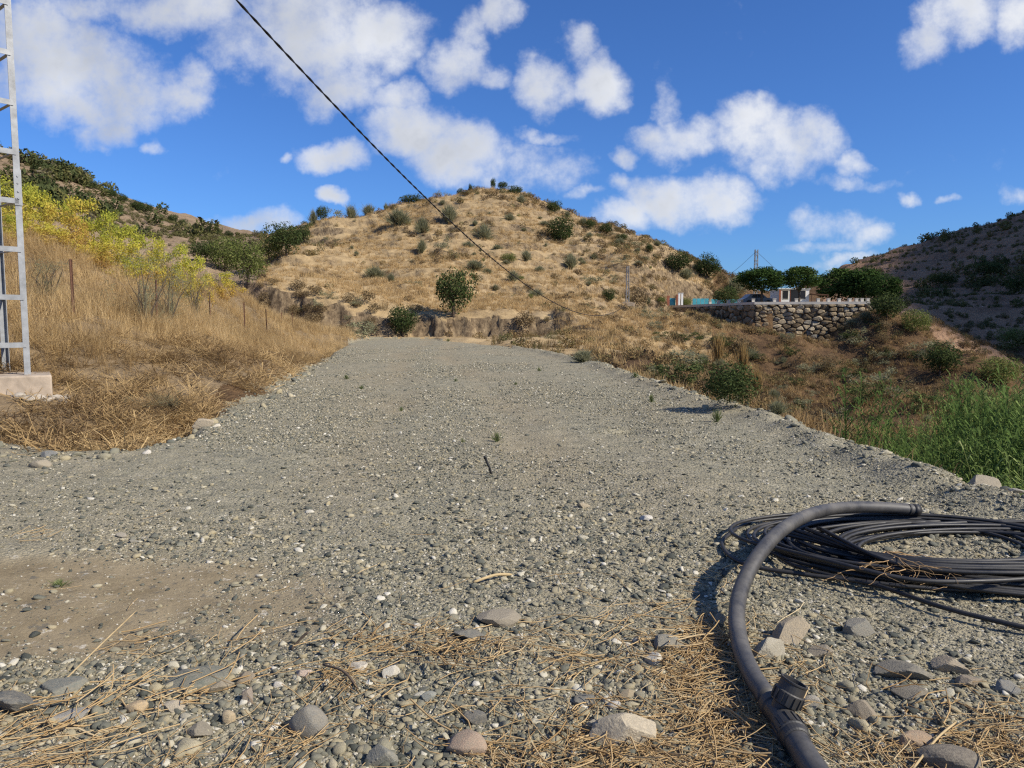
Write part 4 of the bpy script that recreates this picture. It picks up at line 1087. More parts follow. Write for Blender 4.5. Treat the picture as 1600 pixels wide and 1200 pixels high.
# yellow shrubs behind the fence
YEL = [(5, 284, 70, 27, 'leftmost yellow shrub, half behind the lattice tower'), (62, 290, 66, 29, 'tall yellow-green shrub just right of the lattice tower'), (108, 306, 62, 27, 'yellow-green shrub with the brightest crown on the bank'),
       (148, 324, 60, 29, 'orange-tinged yellow shrub in the middle of the yellow row'), (186, 350, 58, 27, 'yellow shrub with browning leaves right of the middle of the row'), (222, 362, 56, 30, 'yellow shrub behind the open twiggy broom'),
       (262, 376, 58, 31, 'yellow-green shrub behind the finer broom'), (298, 402, 50, 30, 'yellow shrub behind the hazy blue-green broom'), (345, 424, 48, 38, 'small bright yellow shrub at the right end of the row'), 
       (40, 338, 60, 24, 'low golden shrub in front of the tall yellow-green one'), (92, 352, 58, 23.5, 'low orange shrub below the brightest crown'), (150, 376, 60, 24, 'low dull yellow shrub in front of the middle of the row'), (205, 398, 54, 25, 'low brownish yellow shrub above the second fence post'), (15, 360, 50, 22, 'low yellow shrub seen through the lattice tower')]
for i, (px, top, w, d, lab) in enumerate(YEL):
    p = at(px, top, d); z = H(p[0], p[1]); h = max(p[2] - z, .9)
    shrub('yellow', (p[0], p[1], z - .05), w * d / F * 1.15, h * 1.04, lab, name="yellow_shrub", group="yellow shrubs on the bank", k=i % 3)
# twiggy brooms on the bank
def twiggy(px, py, hpx, wpx, d, label, seed):
    p = at(px, py, d); z = H(p[0], p[1]); g = np.random.default_rng(seed)
    t = bpy.data.objects.new("broom_bush", None); COL.objects.link(t); t.location = (p[0], p[1], z - .05); tag(t, label, "shrub", "twiggy brooms on the bank")
    h = hpx * d / F; w = wpx * d / F; b = MB()
    for i in range(11):
        a = g.uniform(0, 6.28); r = w * .42 * g.uniform(.1, 1); e = Vector((r * math.cos(a), r * math.sin(a), h * g.uniform(.6, 1.0)))
        b.tube([(g.normal(0, .05), g.normal(0, .05), 0), e * .4 + Vector((g.normal(0, .06), g.normal(0, .06), .05 * h)), e * .75 + Vector((g.normal(0, .08), g.normal(0, .08), 0)), e], [.017, .011, .006, .002], 5)
    b.build("stems", M['bark'], t)
    obj("twigs", broom_mesh("twigs", seed, 26, M['leaf_broom'], .0030 / h, 7, .55, .5), t, scl=(w * .8, w * .8, h * .95))
    lb_ = [(g.normal(0, .22), g.normal(0, .22), g.uniform(.42, .92), g.uniform(.10, .2), g.uniform(.10, .2)) for q in range(16)]
    obj("foliage", leaf_cloud("foliage", seed, 1500, lb_, .020, M['leaf_broom'], .1, .5, thin=.14), t, scl=(w, w, h))
    return t
twiggy(228, 508, 128, 110, 17.5, "open twiggy broom with dark stems on the bank beside the fence", 901)
twiggy(265, 490, 105, 90, 22, "finer grey-green broom behind the one with dark stems", 902)
twiggy(305, 486, 86, 60, 26, "hazy blue-green broom at the right of the yellow shrubs", 903)
twiggy(75, 470, 76, 80, 16, "squat dry olive broom between the tower and the first fence post", 904)
t = twiggy(262, 592, 40, 90, 11.2, "low dead branching bush sprawled on the bare part of the bank", 905)
for ch in t.children[1:]: ch.data.materials[0] = M['leaf_brown']

# ------------------------------------------------------------------ fence
def build_fence():
    root = bpy.data.objects.new("wire_fence", None); COL.objects.link(root); root.location = (0, 0, 0)
    tops = [(111, 15), (241, 20.4), (327, 26.8), (381, 33.4), (416, 39.7), (440, 45.7), (457, 51)]
    pts = [];
    tp = {111: 405, 241: 437, 327: 457, 381: 469, 416: 481, 440: 488, 457: 499}
    first = None
    ext = [(-160, 11.3)] + tops
    for i, (px, d) in enumerate(ext):
        p = at(px, tp.get(px, 330), d); z = H(p[0], p[1]); h = min(max(p[2] - z, 1.05), 1.6)
        if i == 0: root.location = (p[0], p[1], z)
        o = Vector(root.location); b = MB()
        lean = Vector((random.uniform(-.04, .04), random.uniform(-.04, .04), 0))
        base = Vector((p[0], p[1], z - .3)); top = Vector((p[0], p[1], z + h)) + lean
        b.bar(base - o, top - o, .055, .012); b.bar(base - o + Vector((0, .022, 0)), top - o + Vector((0, .022, 0)), .012, .05)
        b.build("post", M['rust'], root); pts.append((base - o, top - o))
    for k in (.95, .6, .32):
        path = []
        for (a, c), (a2, c2) in zip(pts[:-1], pts[1:]):
            for s in np.linspace(0, 1, 7)[:-1]:
                q = (a + (c - a) * (.2 + .8 * k)).lerp(a2 + (c2 - a2) * (.2 + .8 * k), s); q.z -= .12 * s * (1 - s) * 4 * .5; path.append(q)
        b = MB(); b.tube(path, .0022, 4); b.build("wire", M['rust'], root)
    tag(root, "old wire fence on rusty steel posts along the top of the bank", "fence")
build_fence()

# ------------------------------------------------------------------ lattice tower and the cable
def build_tower():
    root = bpy.data.objects.new("lattice_tower", None); COL.objects.link(root)
    d = 11.0; br = at(43, 583, d)                       # front right leg foot
    bk = at(9, 578, d + .55)
    zb = br[2]; root.location = (br[0], br[1], zb); O = Vector(root.location)
    wd = .95
    root.rotation_euler = (0, 0, R(51))
    fr = Vector((0, 0, 0)); bkr = Vector((0, wd, 0)); fl = Vector((-wd, 0, 0)); bl = bkr + fl
    cen = (fr + bkr + fl + bl) / 4; Ht = 9.6; top = 1.0
    feet = [fr, bkr, fl, bl]
    def pos(f, z): return (f + (cen - f) * (1 - top) * z / Ht) + Vector((0, 0, z))
    for f in feet:
        b = MB(); sx = 1 if f in (fr, bkr) else -1; sy = -1 if f in (fr, fl) else 1
        a, c = pos(f, -.05), pos(f, Ht)
        b.bar(a, c, .085, .010); b.bar(a + Vector((sx * .0375, -sy * .042, 0)), c + Vector((sx * .0375, -sy * .042, 0)), .010, .084)
        leg = b.build("leg", M['steel'], root)
        pb = MB(); m = pos(f, 2.72)
        pb.bar(m - Vector((0, sy * -.012, .26)), m + Vector((0, sy * .012, .26)), .10, .008); 
        for zz in (-.16, -.06, .06, .16):
            q = m + Vector((.0, sy * .014, zz)); pb.tube([q, q + Vector((0, sy * .014, 0))], .013, 6)
        pb.build("splice_plate", M['steel'], leg)
    k = 0; z = .42
    while z < Ht:
        for a, c in ((fr, fl), (bkr, bl)):
            b = MB(); p, q = pos(a, z), pos(c, z)
            off = Vector((0, -.012 if a is fr else .012, 0))
            mid_ = (p + q) / 2 + off; b.box(mid_, ((q - p).length, .008, .075)); b.box(mid_ + Vector((0, .034, .034)), ((q - p).length, .06, .008))
            b.build("rung", M['steel'], root)
        for a, c in ((fr, bkr), (fl, bl)):
            b = MB(); b.bar(pos(a, z), pos(c, z), .05, .008); b.build("side_rung", M['steel'], root)
        z += .70; k += 1
    b = MB(); tp = pos(cen, Ht)
    b.bar(tp + Vector((-.5, 0, 0)), tp + Vector((.9, 0, 0)), .09); b.build("crossarm", M['steel'], root)
    # footing
    b = MB()
    c0 = (feet[0] + feet[3]) / 2
    xs0, xs1, ys0, ys1 = -1.45, .30, -.32, 1.0
    gz = -.27
    n = 6; v = []
    b.box(((xs0 + xs1) / 2, (ys0 + ys1) / 2, -.30), (xs1 - xs0, ys1 - ys0, .56))
    foot = b.build("concrete_footing", M['concrete'], root, rot=(0, 0, R(-18)))
    bv = foot.modifiers.new("bevel", 'BEVEL'); bv.width = .025; bv.segments = 2
    g = np.random.default_rng(4)
    for i, (x, y, s) in enumerate([(.34, -.28, .12), (.12, -.42, .13), (-.14, -.48, .11), (.46, -.12, .08), (.25, -.40, .09), (.0, -.52, .08)]):
        o = obj("mortar_lump", rock_mesh("mortar_lump", 950 + i, 3, M['spill'], 10, .12, .15), root, (x * .95 + y * .31, y * .95 - x * .31, H(O.x + x * .84 - y * .54, O.y + x * .54 + y * .84) - O.z + .02), (.1 * i, .2, i), (s * 1.2, s, s * .6))
    tag(root, "grey galvanised lattice tower on a concrete footing at the left edge", "tower")
    return O + tp
TOWER_TOP = build_tower()
def lattice_mast(name, base, h, w0, w1, label, cat, mat, guy=None, seg=12, th=.05):
    root = bpy.data.objects.new(name, None); COL.objects.link(root); root.location = base
    cs = [(-1, -1), (1, -1), (1, 1), (-1, 1)]
    def P(k, z):
        w = (w0 + (w1 - w0) * z / h) / 2; return Vector((cs[k][0] * w, cs[k][1] * w, z))
    for k in range(4):
        b = MB(); b.bar(P(k, -.3), P(k, h), th); b.build("leg", mat, root)
    for i in range(seg):
        for k in range(4):
            b = MB(); z0, z1 = h * i / seg, h * (i + 1) / seg
            a, c = (k, (k + 1) % 4) if i % 2 else ((k + 1) % 4, k)
            b.bar(P(a, z0), P(c, z1), th * .6); b.build("brace", mat, root)
    if guy:
        for q in guy:
            b = MB(); b.tube([Vector((0, 0, h * .97)), (Vector(q) - Vector(base)) * .5 + Vector((0, 0, h * .47)), Vector(q) - Vector(base)], .022, 5); b.build("guy_wire", M['cable'], root)
    tag(root, label, cat); return root
pp = at(980, 494, 85); pz = H(pp[0], pp[1])
pole_h = at(980, 415, 85)[2] - pz
pr = lattice_mast("lattice_pole", (pp[0], pp[1], pz), pole_h, .34, .22, "slim lattice electricity pole standing on the foot of the golden hill", "pole", M['steel'], seg=10, th=.045)
b = MB(); b.box((0, 0, .05), (1.5, 1.3, .5)); b.build("concrete_pad", M['concrete'], pr)
def build_cable():
    a = Vector(TOWER_TOP); e = Vector((pp[0], pp[1], CAMH + 30 / F * 85 + .1)); e = Vector(at(980, 474, 85))
    a2 = Vector(at(10, -400, 11)); a = a2
    pts = []
    for i in range(121):
        t = (i / 120) ** 1.3; q = a.lerp(e, t); q.z -= 4 * 4.0 * t * (1 - t); pts.append(q)
    O = pts[0].copy()
    root = bpy.data.objects.new("overhead_cable", None); COL.objects.link(root); root.location = O
    for k in range(2):
        path = []
        for i in range(len(pts) - 1):
            n = max(2, int((pts[i + 1] - pts[i]).length / .12))
            for s in range(n):
                q = pts[i].lerp(pts[i + 1], s / n); path.append(q)
        out = []; acc = 0
        for i, q in enumerate(path):
            if i: acc += (q - path[i - 1]).length
            an = acc * 6.28 / .9 + k * math.pi
            out.append(q - O + Vector((math.cos(an) * .014, 0, math.sin(an) * .014)))
        b = MB(); b.tube(out, .017, 5); b.build("strand", M['cable'], root, True)
    tag(root, "black twisted power cable sagging across the sky to the hillside pole", "cable")
    return a
CABLE_A = build_cable()

# ------------------------------------------------------------------ terrace: wall, house, trees
def build_terrace():
    root = bpy.data.objects.new("stone_wall", None); COL.objects.link(root); root.location = (WB[0], WB[1], ZT - 6); O = Vector(root.location)
    tag(root, "tall dry-stone retaining wall of rough boulders under the terrace", "wall")
    protos = [block_mesh("stone", 820 + i, M['wallstone']) for i in range(8)]
    g = np.random.default_rng(55)
    segs = [(Vector((WA[0], WA[1], 0)), Vector((WB[0], WB[1], 0))), (Vector((WB[0], WB[1], 0)), Vector((WC[0], WC[1], 0)))]
    core = MB()
    def cell(P, k, box):
        poly = [Vector(q) for q in box]; c0 = P[k]
        for m_ in range(len(P)):
            if m_ == k: continue
            d_ = P[m_] - c0
            if d_.length > 3.2: continue
            mid = (P[m_] + c0) / 2; out = []
            for q in range(len(poly)):
                a_, b_ = poly[q], poly[(q + 1) % len(poly)]; fa, fb = (a_ - mid).dot(d_), (b_ - mid).dot(d_)
                if fa <= 0: out.append(a_)
                if (fa < 0 < fb) or (fb < 0 < fa): out.append(a_ + (b_ - a_) * (fa / (fa - fb)))
            poly = out
            if len(poly) < 3: return None
        return poly
    for si, (a, c) in enumerate(segs):
        L = (c - a).length; u = (c - a) / L; nrm = Vector((u.y, -u.x, 0)); ang = math.atan2(u.y, u.x)
        core.box((a + c) / 2 - nrm * .50 + Vector((0, 0, ZT - 3.9)) - O, (L, .9, 7.8), Matrix.Rotation(ang, 3, 'Z'))
        gl = np.linspace(0, L, 80); gz_ = land(a.x + u.x * gl + nrm.x * .9, a.y + u.y * gl + nrm.y * .9) - .25
        AN = 1.65; S = []                                          # stones are wider than tall
        for t_ in range(9000):
            x, z = g.uniform(0, L), g.uniform(-7.0, 0); p = a + u * x
            if ZT + z < np.interp(x, gl, gz_): continue
            lim = (.62 * (1 + .55 * g.random()) * (1.35 if si == 0 else 1.0)) ** 2
            if any((x - q.x) ** 2 + (z * AN - q.y) ** 2 < lim for q in S): continue
            S.append(Vector((x, z * AN)))
            if len(S) >= (90 if si == 0 else 205): break
        for k in range(len(S)):
            pg = cell(S, k, [(max(0, S[k].x - .95), max(-7.3 * AN, S[k].y - .95)), (min(L, S[k].x + .95), max(-7.3 * AN, S[k].y - .95)), (min(L, S[k].x + .95), min(0, S[k].y + .95)), (max(0, S[k].x - .95), min(0, S[k].y + .95))])
            if not pg: continue
            pg = [Vector((q.x, q.y / AN)) for q in pg]
            # round the corners off a little
            pg = [q for m_ in range(len(pg)) for q in (pg[m_].lerp(pg[m_ - 1], .22), pg[m_].lerp(pg[(m_ + 1) % len(pg)], .22))]
            cc = sum(pg, Vector((0, 0))) / len(pg); m_ = len(pg); V_ = []
            ba = g.uniform(.10, .30); tx_, tz_ = g.normal(0, .16, 2); sh = g.uniform(.93, 1.0)
            for (f_, dep) in ((sh * .9, -.35), (sh, -.02), (sh * g.uniform(.86, .95), ba * .65), (sh * g.uniform(.5, .68), ba)):
                for q in pg:
                    r_ = (q - cc) * f_ * (1 + g.normal(0, .025)); V_.append((r_.x, -(dep + (tx_ * r_.x + tz_ * r_.y if dep > 0 else 0) + g.normal(0, .012)), r_.y))
            V_.append((0, -ba * 1.04, 0))
            F_ = [(w_ * m_ + e_, w_ * m_ + (e_ + 1) % m_, (w_ + 1) * m_ + (e_ + 1) % m_, (w_ + 1) * m_ + e_) for w_ in range(3) for e_ in range(m_)] + [(3 * m_ + e_, 3 * m_ + (e_ + 1) % m_, 4 * m_) for e_ in range(m_)]
            q = a + u * cc.x + nrm * ((-cc.y) * .03) + Vector((0, 0, ZT + cc.y))
            obj("stone", mesh_from("stone", V_, F_, M['wallstone']), root, q - O, (0, 0, ang))
    core.build("wall_core", M['wallcore'], root)
    # coping and pillars
    rc = bpy.data.objects.new("parapet", None); COL.objects.link(rc); rc.location = (WB[0], WB[1], ZT); O2 = Vector(rc.location)
    tag(rc, "pale rendered parapet with short square pillars on top of the stone wall", "parapet")
    for a, c in segs:
        L = (c - a).length; u = (c - a) / L; ang = math.atan2(u.y, u.x); nrm = Vector((u.y, -u.x, 0))
        b = MB(); b.box((a + c) / 2 - nrm * .1 + Vector((0, 0, ZT + .15)) - O2, (L + .2, .5, .30), Matrix.Rotation(ang, 3, 'Z')); b.build("coping", M['coping'], rc)
    for px in (1108, 1121, 1137, 1153, 1175, 1208, 1242, 1276, 1292, 1308.6, 1325, 1335.5, 1344, 1353):
        k = (px - 800) / F
        a, c = segs[0] if px < 1180 else segs[1]
        t = (k * a.y - a.x) / ((c.x - a.x) - k * (c.y - a.y)); p = a.lerp(c, t)
        b = MB(); b.box((0, 0, .30), (.32, .32, .58)); b.box((0, 0, .61), (.38, .38, .06))
        b.build("pillar", M['coping'], rc, loc=(p.x - O2.x, p.y + .12 - O2.y, 0.04))
    # house
    d = 92.8
    def X(px, dd=d): return float(at(px, 470, dd)[0])
    x0, x1 = X(1217), X(1264); zt = at(1240, 452, d)[2]
    hh = zt - ZT; dep = 3.2
    h = bpy.data.objects.new("house", None); COL.objects.link(h); h.location = ((x0 + x1) / 2, d, ZT); tag(h, "small whitewashed house half hidden behind the terrace trees", "house")
    w = x1 - x0; b = MB()
    ops = [(X(1227) - h.location.x, .62, .9, 1.0), (X(1241) - h.location.x, .95, 0.02, 2.05), (X(1254) - h.location.x, .62, .9, 1.0)]
    b.box((0, dep / 2, hh / 2), (w, dep, hh)); b.build("wall", M['white'], h)
    for i, (ox, ow, oz, oh) in enumerate(ops):
        nm = "door" if i == 1 else "window"
        b = MB(); b.box((ox, -.006, oz + oh / 2), (ow + .16, .05, oh + .16)); fr = b.build(nm, M['terracotta'] if i == 1 else M['coping'], h)
        b = MB(); b.box((ox, -.035, oz + oh / 2), (ow, .03, oh)); b.build("pane" if i != 1 else "door_leaf", M['dark'], fr)
    b = MB(); b.box((-w / 2 + .12, -.02, hh / 2), (.24, .06, hh)); b.build("quoin", M['terracotta'], h)
    b = MB(); b.box((0, dep / 2, hh + .06), (w + .2, dep + .2, .12)); b.build("roof", M['white'], h)
    # porch
    pr_ = bpy.data.objects.new("porch", None); COL.objects.link(pr_); pr_.location = (X(1278), d - .5, ZT); tag(pr_, "dark lean-to shade roof at the right end of the white house", "porch")
    pw = X(1292) - X(1265)
    b = MB(); b.box((0, .8, 1.42), (pw, 1.8, .09), Matrix.Rotation(.08, 3, 'Y')); b.build("roof", M['rust'], pr_)
    for sx in (-1, 1):
        b = MB(); b.box((sx * (pw / 2 - .1), 0, .68), (.08, .08, 1.36)); b.build("post", M['rust'], pr_)
    # turquoise pool screen with red-brown posts
    sc = bpy.data.objects.new("pool_screen", None); COL.objects.link(sc); sc.location = (X(1045, 106), 106, ZT); tag(sc, "turquoise panel screen with brown posts at the left of the terrace", "screen")
    cols = [(1042, 1046, 'terracotta', 1.75), (1046.5, 1056, 'turquoise', 1.4), (1056.5, 1059, 'terracotta', 1.9)]
    for k in range(4): cols.append((1083 + k * 6.4, 1083 + k * 6.4 + 5.9, 'turquoise', 1.35))
    for k in range(8): cols.append((1112 + k * 7, 1112 + k * 7 + 6.5, 'turquoise', 1.25))
    for (a, c, mt, hz) in cols:
        xa, xc = X(a, 106) - sc.location.x, X(c, 106) - sc.location.x
        b = MB(); b.box(((xa + xc) / 2, .3 * (mt == 'turquoise'), hz / 2 + .02), (xc - xa, .06 if mt == 'turquoise' else .3, hz)); b.build("panel" if mt == 'turquoise' else "post", M[mt], sc)
    for (a, lab) in ((1061, "white gate pillar beside the brown posts, left one"), (1065.5, "white gate pillar beside the brown posts, right one")):
        b = MB(); b.box((0, 0, 1.0), (.26, .3, 2.0)); b.box((0, 0, 2.03), (.34, .38, .07)); o = b.build("gate_pillar", M['white'], None, loc=(X(a, 104), 104, ZT)); tag(o, lab, "pillar")
    # parked car
    car = bpy.data.objects.new("parked_car", None); COL.objects.link(car); car.location = (X(1181, 91), 91, ZT); car.rotation_euler = (0, 0, .1); tag(car, "dark car parked behind the parapet under the first terrace tree", "car")
    b = MB(); prof = [(-1.9, .35), (-1.95, .75), (-1.5, .92), (-1.0, 1.38), (.45, 1.40), (1.05, .95), (1.85, .82), (1.95, .4)]
    m = len(prof); v = [(x, -.82, z) for x, z in prof] + [(x, .82, z) for x, z in prof]
    b.add(v, [tuple(range(m)), tuple(range(2 * m - 1, m - 1, -1))] + [(i, i + m, (i + 1) % m + m, (i + 1) % m) for i in range(m)]); b.build("body", M['carpaint'], car)
    b = MB()
    for q in ([(-.9, .95), (-.72, 1.28), (-.2, 1.30), (-.2, .95)], [(-.12, .95), (-.12, 1.30), (.35, 1.30), (.72, .95)]):
        b = MB(); v = [(x, -.84, z) for x, z in q]; v += [(x, -.80, z) for x, z in q]
        b.add(v, [(0, 1, 2, 3), (7, 6, 5, 4), (0, 4, 5, 1), (1, 5, 6, 2), (2, 6, 7, 3), (3, 7, 4, 0)]); b.build("window", M['dark'], car)
    for sx in (-1.2, 1.2):
        for sy in (-.78, .78):
            b = MB(); b.tube([(sx, sy - .1, .33), (sx, sy + .1, .33)], .33, 16); b.build("wheel", M['cable'], car)
    # trees
    for (px, top, w, d2, tl, lab) in [(1191, 418, 70, 89.5, .28, 'leftmost of the big round dark green terrace trees'), (1250, 418, 58, 89.2, .37, 'round terrace tree in front of the white house'), (1312, 420, 66, 99, .12, 'broad terrace tree right of the white house'), (1350, 419, 66, 96, .10, 'terrace tree second from the right end of the wall'), (1382, 428, 48, 91, .10, 'smaller rightmost terrace tree at the end of the wall')]:
        p = at(px, top, d2); hz = (p[2] - ZT)
        tree('mango', (p[0], p[1], ZT), w * d2 / F * 1.22, hz * 1.05, lab, name="terrace_tree", group="round trees on the terrace", tall=tl)
    p = at(1134, 447, 100); tree('dark', (p[0], p[1], ZT), 50 * 100 / F, (p[2] - ZT) * 1.05, 'wide dark clipped tree between the turquoise screen and the first round tree', name="terrace_tree")
    p = at(1152, 425, 118); z = H(p[0], p[1]); shrub('broom', (p[0], p[1], z), 4.2, max(p[2] - z, 1.5), "pale green feathery bush on the skyline left of the terrace trees")
    # mast
    mb = Vector((at(1182, 390, 112)[0], 112, ZT)); top = at(1182, 390, 112)[2]
    lattice_mast("lattice_mast", mb, top - ZT, .5, .38, "guyed lattice mast rising behind the terrace trees", "mast", M['steel'], [Vector(at(1132, 436, 112)), Vector(at(1232, 436, 112))], 14, .07)
build_terrace()

# ------------------------------------------------------------------ black pipes in the foreground
def smooth_path(pts, n):
    pts = [Vector(p) for p in pts]; out = []
    P = [pts[0] * 2 - pts[1]] + pts + [pts[-1] * 2 - pts[-2]]
    for i in range(1, len(P) - 2):
        for k in range(n):
            t = k / n; a, b_, c, d = P[i - 1], P[i], P[i + 1], P[i + 2]
            out.append(.5 * ((2 * b_) + (c - a) * t + (2 * a - 5 * b_ + 4 * c - d) * t * t + (3 * b_ - a - 3 * c + d) * t ** 3))
    out.append(pts[-1]); return out
def build_pipes():
    rad = .0375
    spec = [(1432, 797, .13), (1380, 793, .16), (1320, 793, .20), (1268, 803, .24), (1222, 828, .25), (1185, 868, .20), (1160, 915, .12), (1151, 960, .07), (1157, 1008, .05), (1174, 1052, .05), (1200, 1092, .055)]
    pts = [on_z(a, b_, c) for a, b_, c in spec]
    gz = [H(p[0], p[1]) for p in pts]
    pts = [(p[0], p[1], p[2] + max(0, 0)) for p in pts]
    path = smooth_path(pts, 10)
    root = bpy.data.objects.new("irrigation_pipe", None); COL.objects.link(root); root.location = (pts[-1][0], pts[-1][1], 0); O = Vector(root.location)
    tag(root, "thick dusty black pipe curving over the coil to a tee fitting", "pipe")
    b = MB(); b.tube([p - O for p in path], rad, 20); pipe = b.build("pipe", M['hose'], root, True)
    e0, e1 = path[0], path[2]; dv = (path[1] - path[0]).normalized()
    b = MB(); b.tube([path[0] - dv * .012 - O, path[0] + dv * .035 - O], rad * 1.06, 20); b.tube([path[0] + dv * .06 - O, path[0] + dv * .072 - O], rad * 1.05, 20); b.build("end_band", M['coil'], pipe, True)
    # the tee
    te = on_z(1222, 1122, .075); te = Vector(te); end = Vector(on_z(1300, 1235, .05)); st = Vector(pts[-1])
    ax = (end - st).normalized()
    c = st + ax * .11
    tee = MB()
    def rev(mb, o, dr, prof, n=28): 
        ua_ = dr.orthogonal().normalized(); ub_ = dr.cross(ua_); m_ = len(prof)
        vv = [o + dr * t + (ua_ * math.cos(6.28318 * k / n) + ub_ * math.sin(6.28318 * k / n)) * r for t, r in prof for k in range(n)]
        ff = [(i * n + k, i * n + (k + 1) % n, (i + 1) * n + (k + 1) % n, (i + 1) * n + k) for i in range(m_ - 1) for k in range(n)]
        ff += [tuple(range(n - 1, -1, -1)), tuple((m_ - 1) * n + k for k in range(n))]
        mb.add(vv, ff)
    rev(tee, c - O, ax, [(-.085, .041), (-.08, .046), (-.045, .047), (-.04, .043), (.04, .043), (.045, .047), (.055, .047)])
    nrm = Vector((0, 0, 1)); side = ax.cross(nrm).normalized()
    br = (Vector((.46, .10, 1.0))).normalized()
    t_ = tee.build("tee_body", M['fitting'], root, False)
    b = MB(); rev(b, c - O, br, [(0, .039), (.045, .039)]); b.build("branch", M['fitting'], t_, False)
    # branch nut with an open mouth
    b = MB(); o = c - O + br * .042; n = 28
    rev(b, o, br, [(0, .040), (.004, .048), (.046, .050), (.050, .046), (.078, .045), (.082, .047), (.087, .047), (.087, .040), (.03, .036)], n)
    nut = b.build("compression_nut", M['fitting'], root, False)
    b = MB()
    ua = br.orthogonal().normalized(); ub = br.cross(ua)
    for k in range(14):
        a = k * 6.283 / 14; r = (ua * math.cos(a) + ub * math.sin(a))
        b.box(o + br * .026 + r * .050, (.007, .008, .036), Matrix((r, br.cross(r), br)).transposed())
    b.build("grip_ribs", M['fitting'], nut)
    # nut on the near arm and ribs
    b = MB(); o2 = c + ax * .052 - O
    rev(b, o2, ax, [(0, .041), (.004, .049), (.07, .051), (.073, .047), (.10, .045), (.104, .040)])
    nut2 = b.build("compression_nut", M['fitting'], root, False)
    b = MB(); ua = ax.orthogonal().normalized(); ub = ax.cross(ua)
    for k in range(14):
        a = k * 6.283 / 14; r = (ua * math.cos(a) + ub * math.sin(a))
        b.box(o2 + ax * .037 + r * .0505, (.006, .008, .056), Matrix((r, ax.cross(r), ax)).transposed())
    b.build("grip_ribs", M['fitting'], nut2)
    e = c + ax * .155
    far_ = end + (end - st).normalized() * .6
    path2 = smooth_path([e - ax * .03, e + ax * .12 + Vector((0, 0, -.012)), e + ax * .35 + Vector((.01, 0, -.02)), e + ax * .8 + Vector((.06, 0, -.02))], 8)
    b = MB(); b.tube([p - O for p in path2], rad * 1.08, 20); b.build("pipe", M['hose'], root, True)
    # the coil
    g = np.random.default_rng(91)
    cx, cy = 2.58, 4.44; nl = 25; per = 56; pts = []
    def sm(n, s): 
        a = g.normal(0, s, n + 3); return a
    R0 = np.clip(np.concatenate([g.uniform(.46, 1.0, nl + 2) ** .8]), .5, 1.02); R0[::6] = g.uniform(.45, .6, len(R0[::6])); ox = g.normal(0, .09, nl + 2); oy = g.normal(0, .055, nl + 2); m2 = g.normal(0, .05, nl + 2); m3 = g.uniform(0, 6.28, nl + 2); zt = np.sort(g.uniform(.015, .085, nl + 2)); tx = g.normal(0, .018, nl + 2); ty = g.normal(0, .018, nl + 2)
    gz0 = H(cx, cy)
    for i in range(nl * per):
        t = i / per; k = int(t); f = t - k; f = f * f * (3 - 2 * f); a = 2 * math.pi * t
        L = lambda arr: arr[k] * (1 - f) + arr[k + 1] * f
        r = L(R0) * (1 + L(m2) * math.cos(2 * a + m3[0]) + .03 * math.cos(3 * a + 5 * L(m2) * 8)); x = cx + L(ox) + 1.20 * r * math.cos(a); y = cy + L(oy) + .74 * r * math.sin(a)
        z = L(zt) * (.55 + .45 * math.exp(-((r - .8) / .25) ** 2)) + L(tx) * math.cos(a) + L(ty) * math.sin(a)
        pts.append((x, y, max(z, .02)))
    # the loose outer run of pipe
    loose = [on_z(a, b_, .02) for a, b_ in ((1600, 850), (1420, 806), (1200, 812), (1136, 838), (1134, 862), (1172, 884), (1260, 898), (1360, 912), (1470, 948), (1600, 980), (1760, 1010))]
    arr = np.array(pts); arr[:, 2] += gz0 * .0 + land(arr[:, 0], arr[:, 1], False) 
    root = bpy.data.objects.new("pipe_coil", None); COL.objects.link(root); root.location = (cx, cy, 0); O = Vector(root.location)
    tag(root, "flat tangled coil of thin black irrigation pipe on the gravel", "pipe coil")
    b = MB(); b.tube([Vector(p) - O for p in arr], .0118, 8); b.build("coiled_pipe", M['coil'], root, True)
    pts = []
    for i in range(9 * per):
        t = i / per; k = int(t); f = t - k; f = f * f * (3 - 2 * f); a = 2 * math.pi * t + .6
        L = lambda arr_: arr_[k] * (1 - f) + arr_[k + 1] * f
        r = (.55 + .45 * L(R0)) * (1 + L(m2) * math.cos(2 * a)); pts.append((3.0 + 1.3 * L(ox) + 1.22 * r * math.cos(a), 4.22 + 1.4 * L(oy) + .66 * r * math.sin(a), .03 + .06 * (k / 9) + .9 * L(tx) * math.cos(a)))
    ar2 = np.array(pts); ar2[:, 2] = np.maximum(ar2[:, 2], .015) + land(ar2[:, 0], ar2[:, 1], False)
    b = MB(); b.tube([Vector(p) - O for p in ar2], .0118, 8); b.build("coiled_pipe", M['coil'], root, True)
    b = MB(); b.tube([Vector(p) - O for p in smooth_path(loose, 10)], .0125, 8); b.build("loose_end", M['coil'], root, True)
    l2 = [on_z(a, b_, c_) for a, b_, c_ in ((1190, 850, .1), (1300, 878, .12), (1420, 905, .1), (1530, 908, .1), (1640, 900, .1), (1720, 880, .1))]
    b = MB(); b.tube([Vector(p) - O for p in smooth_path(l2, 10)], .0125, 8); b.build("loose_strand", M['coil'], root, True)
    for k in range(5):
        a = g.uniform(-.15, .15); l3 = [(cx - .95 + .05 * k, cy - .05 * k + .1, .10 + .02 * k), (cx - .5, cy - .45 - .04 * k, .12), (cx + .1, cy - .56 - .05 * k, .13), (cx + .7, cy - .5 - .06 * k + a, .13), (cx + 1.15, cy - .1 + a, .1)]
        b = MB(); b.tube([Vector(p) - O for p in smooth_path(l3, 10)], .0125, 8); b.build("loose_strand", M['coil'], root, True)
build_pipes()

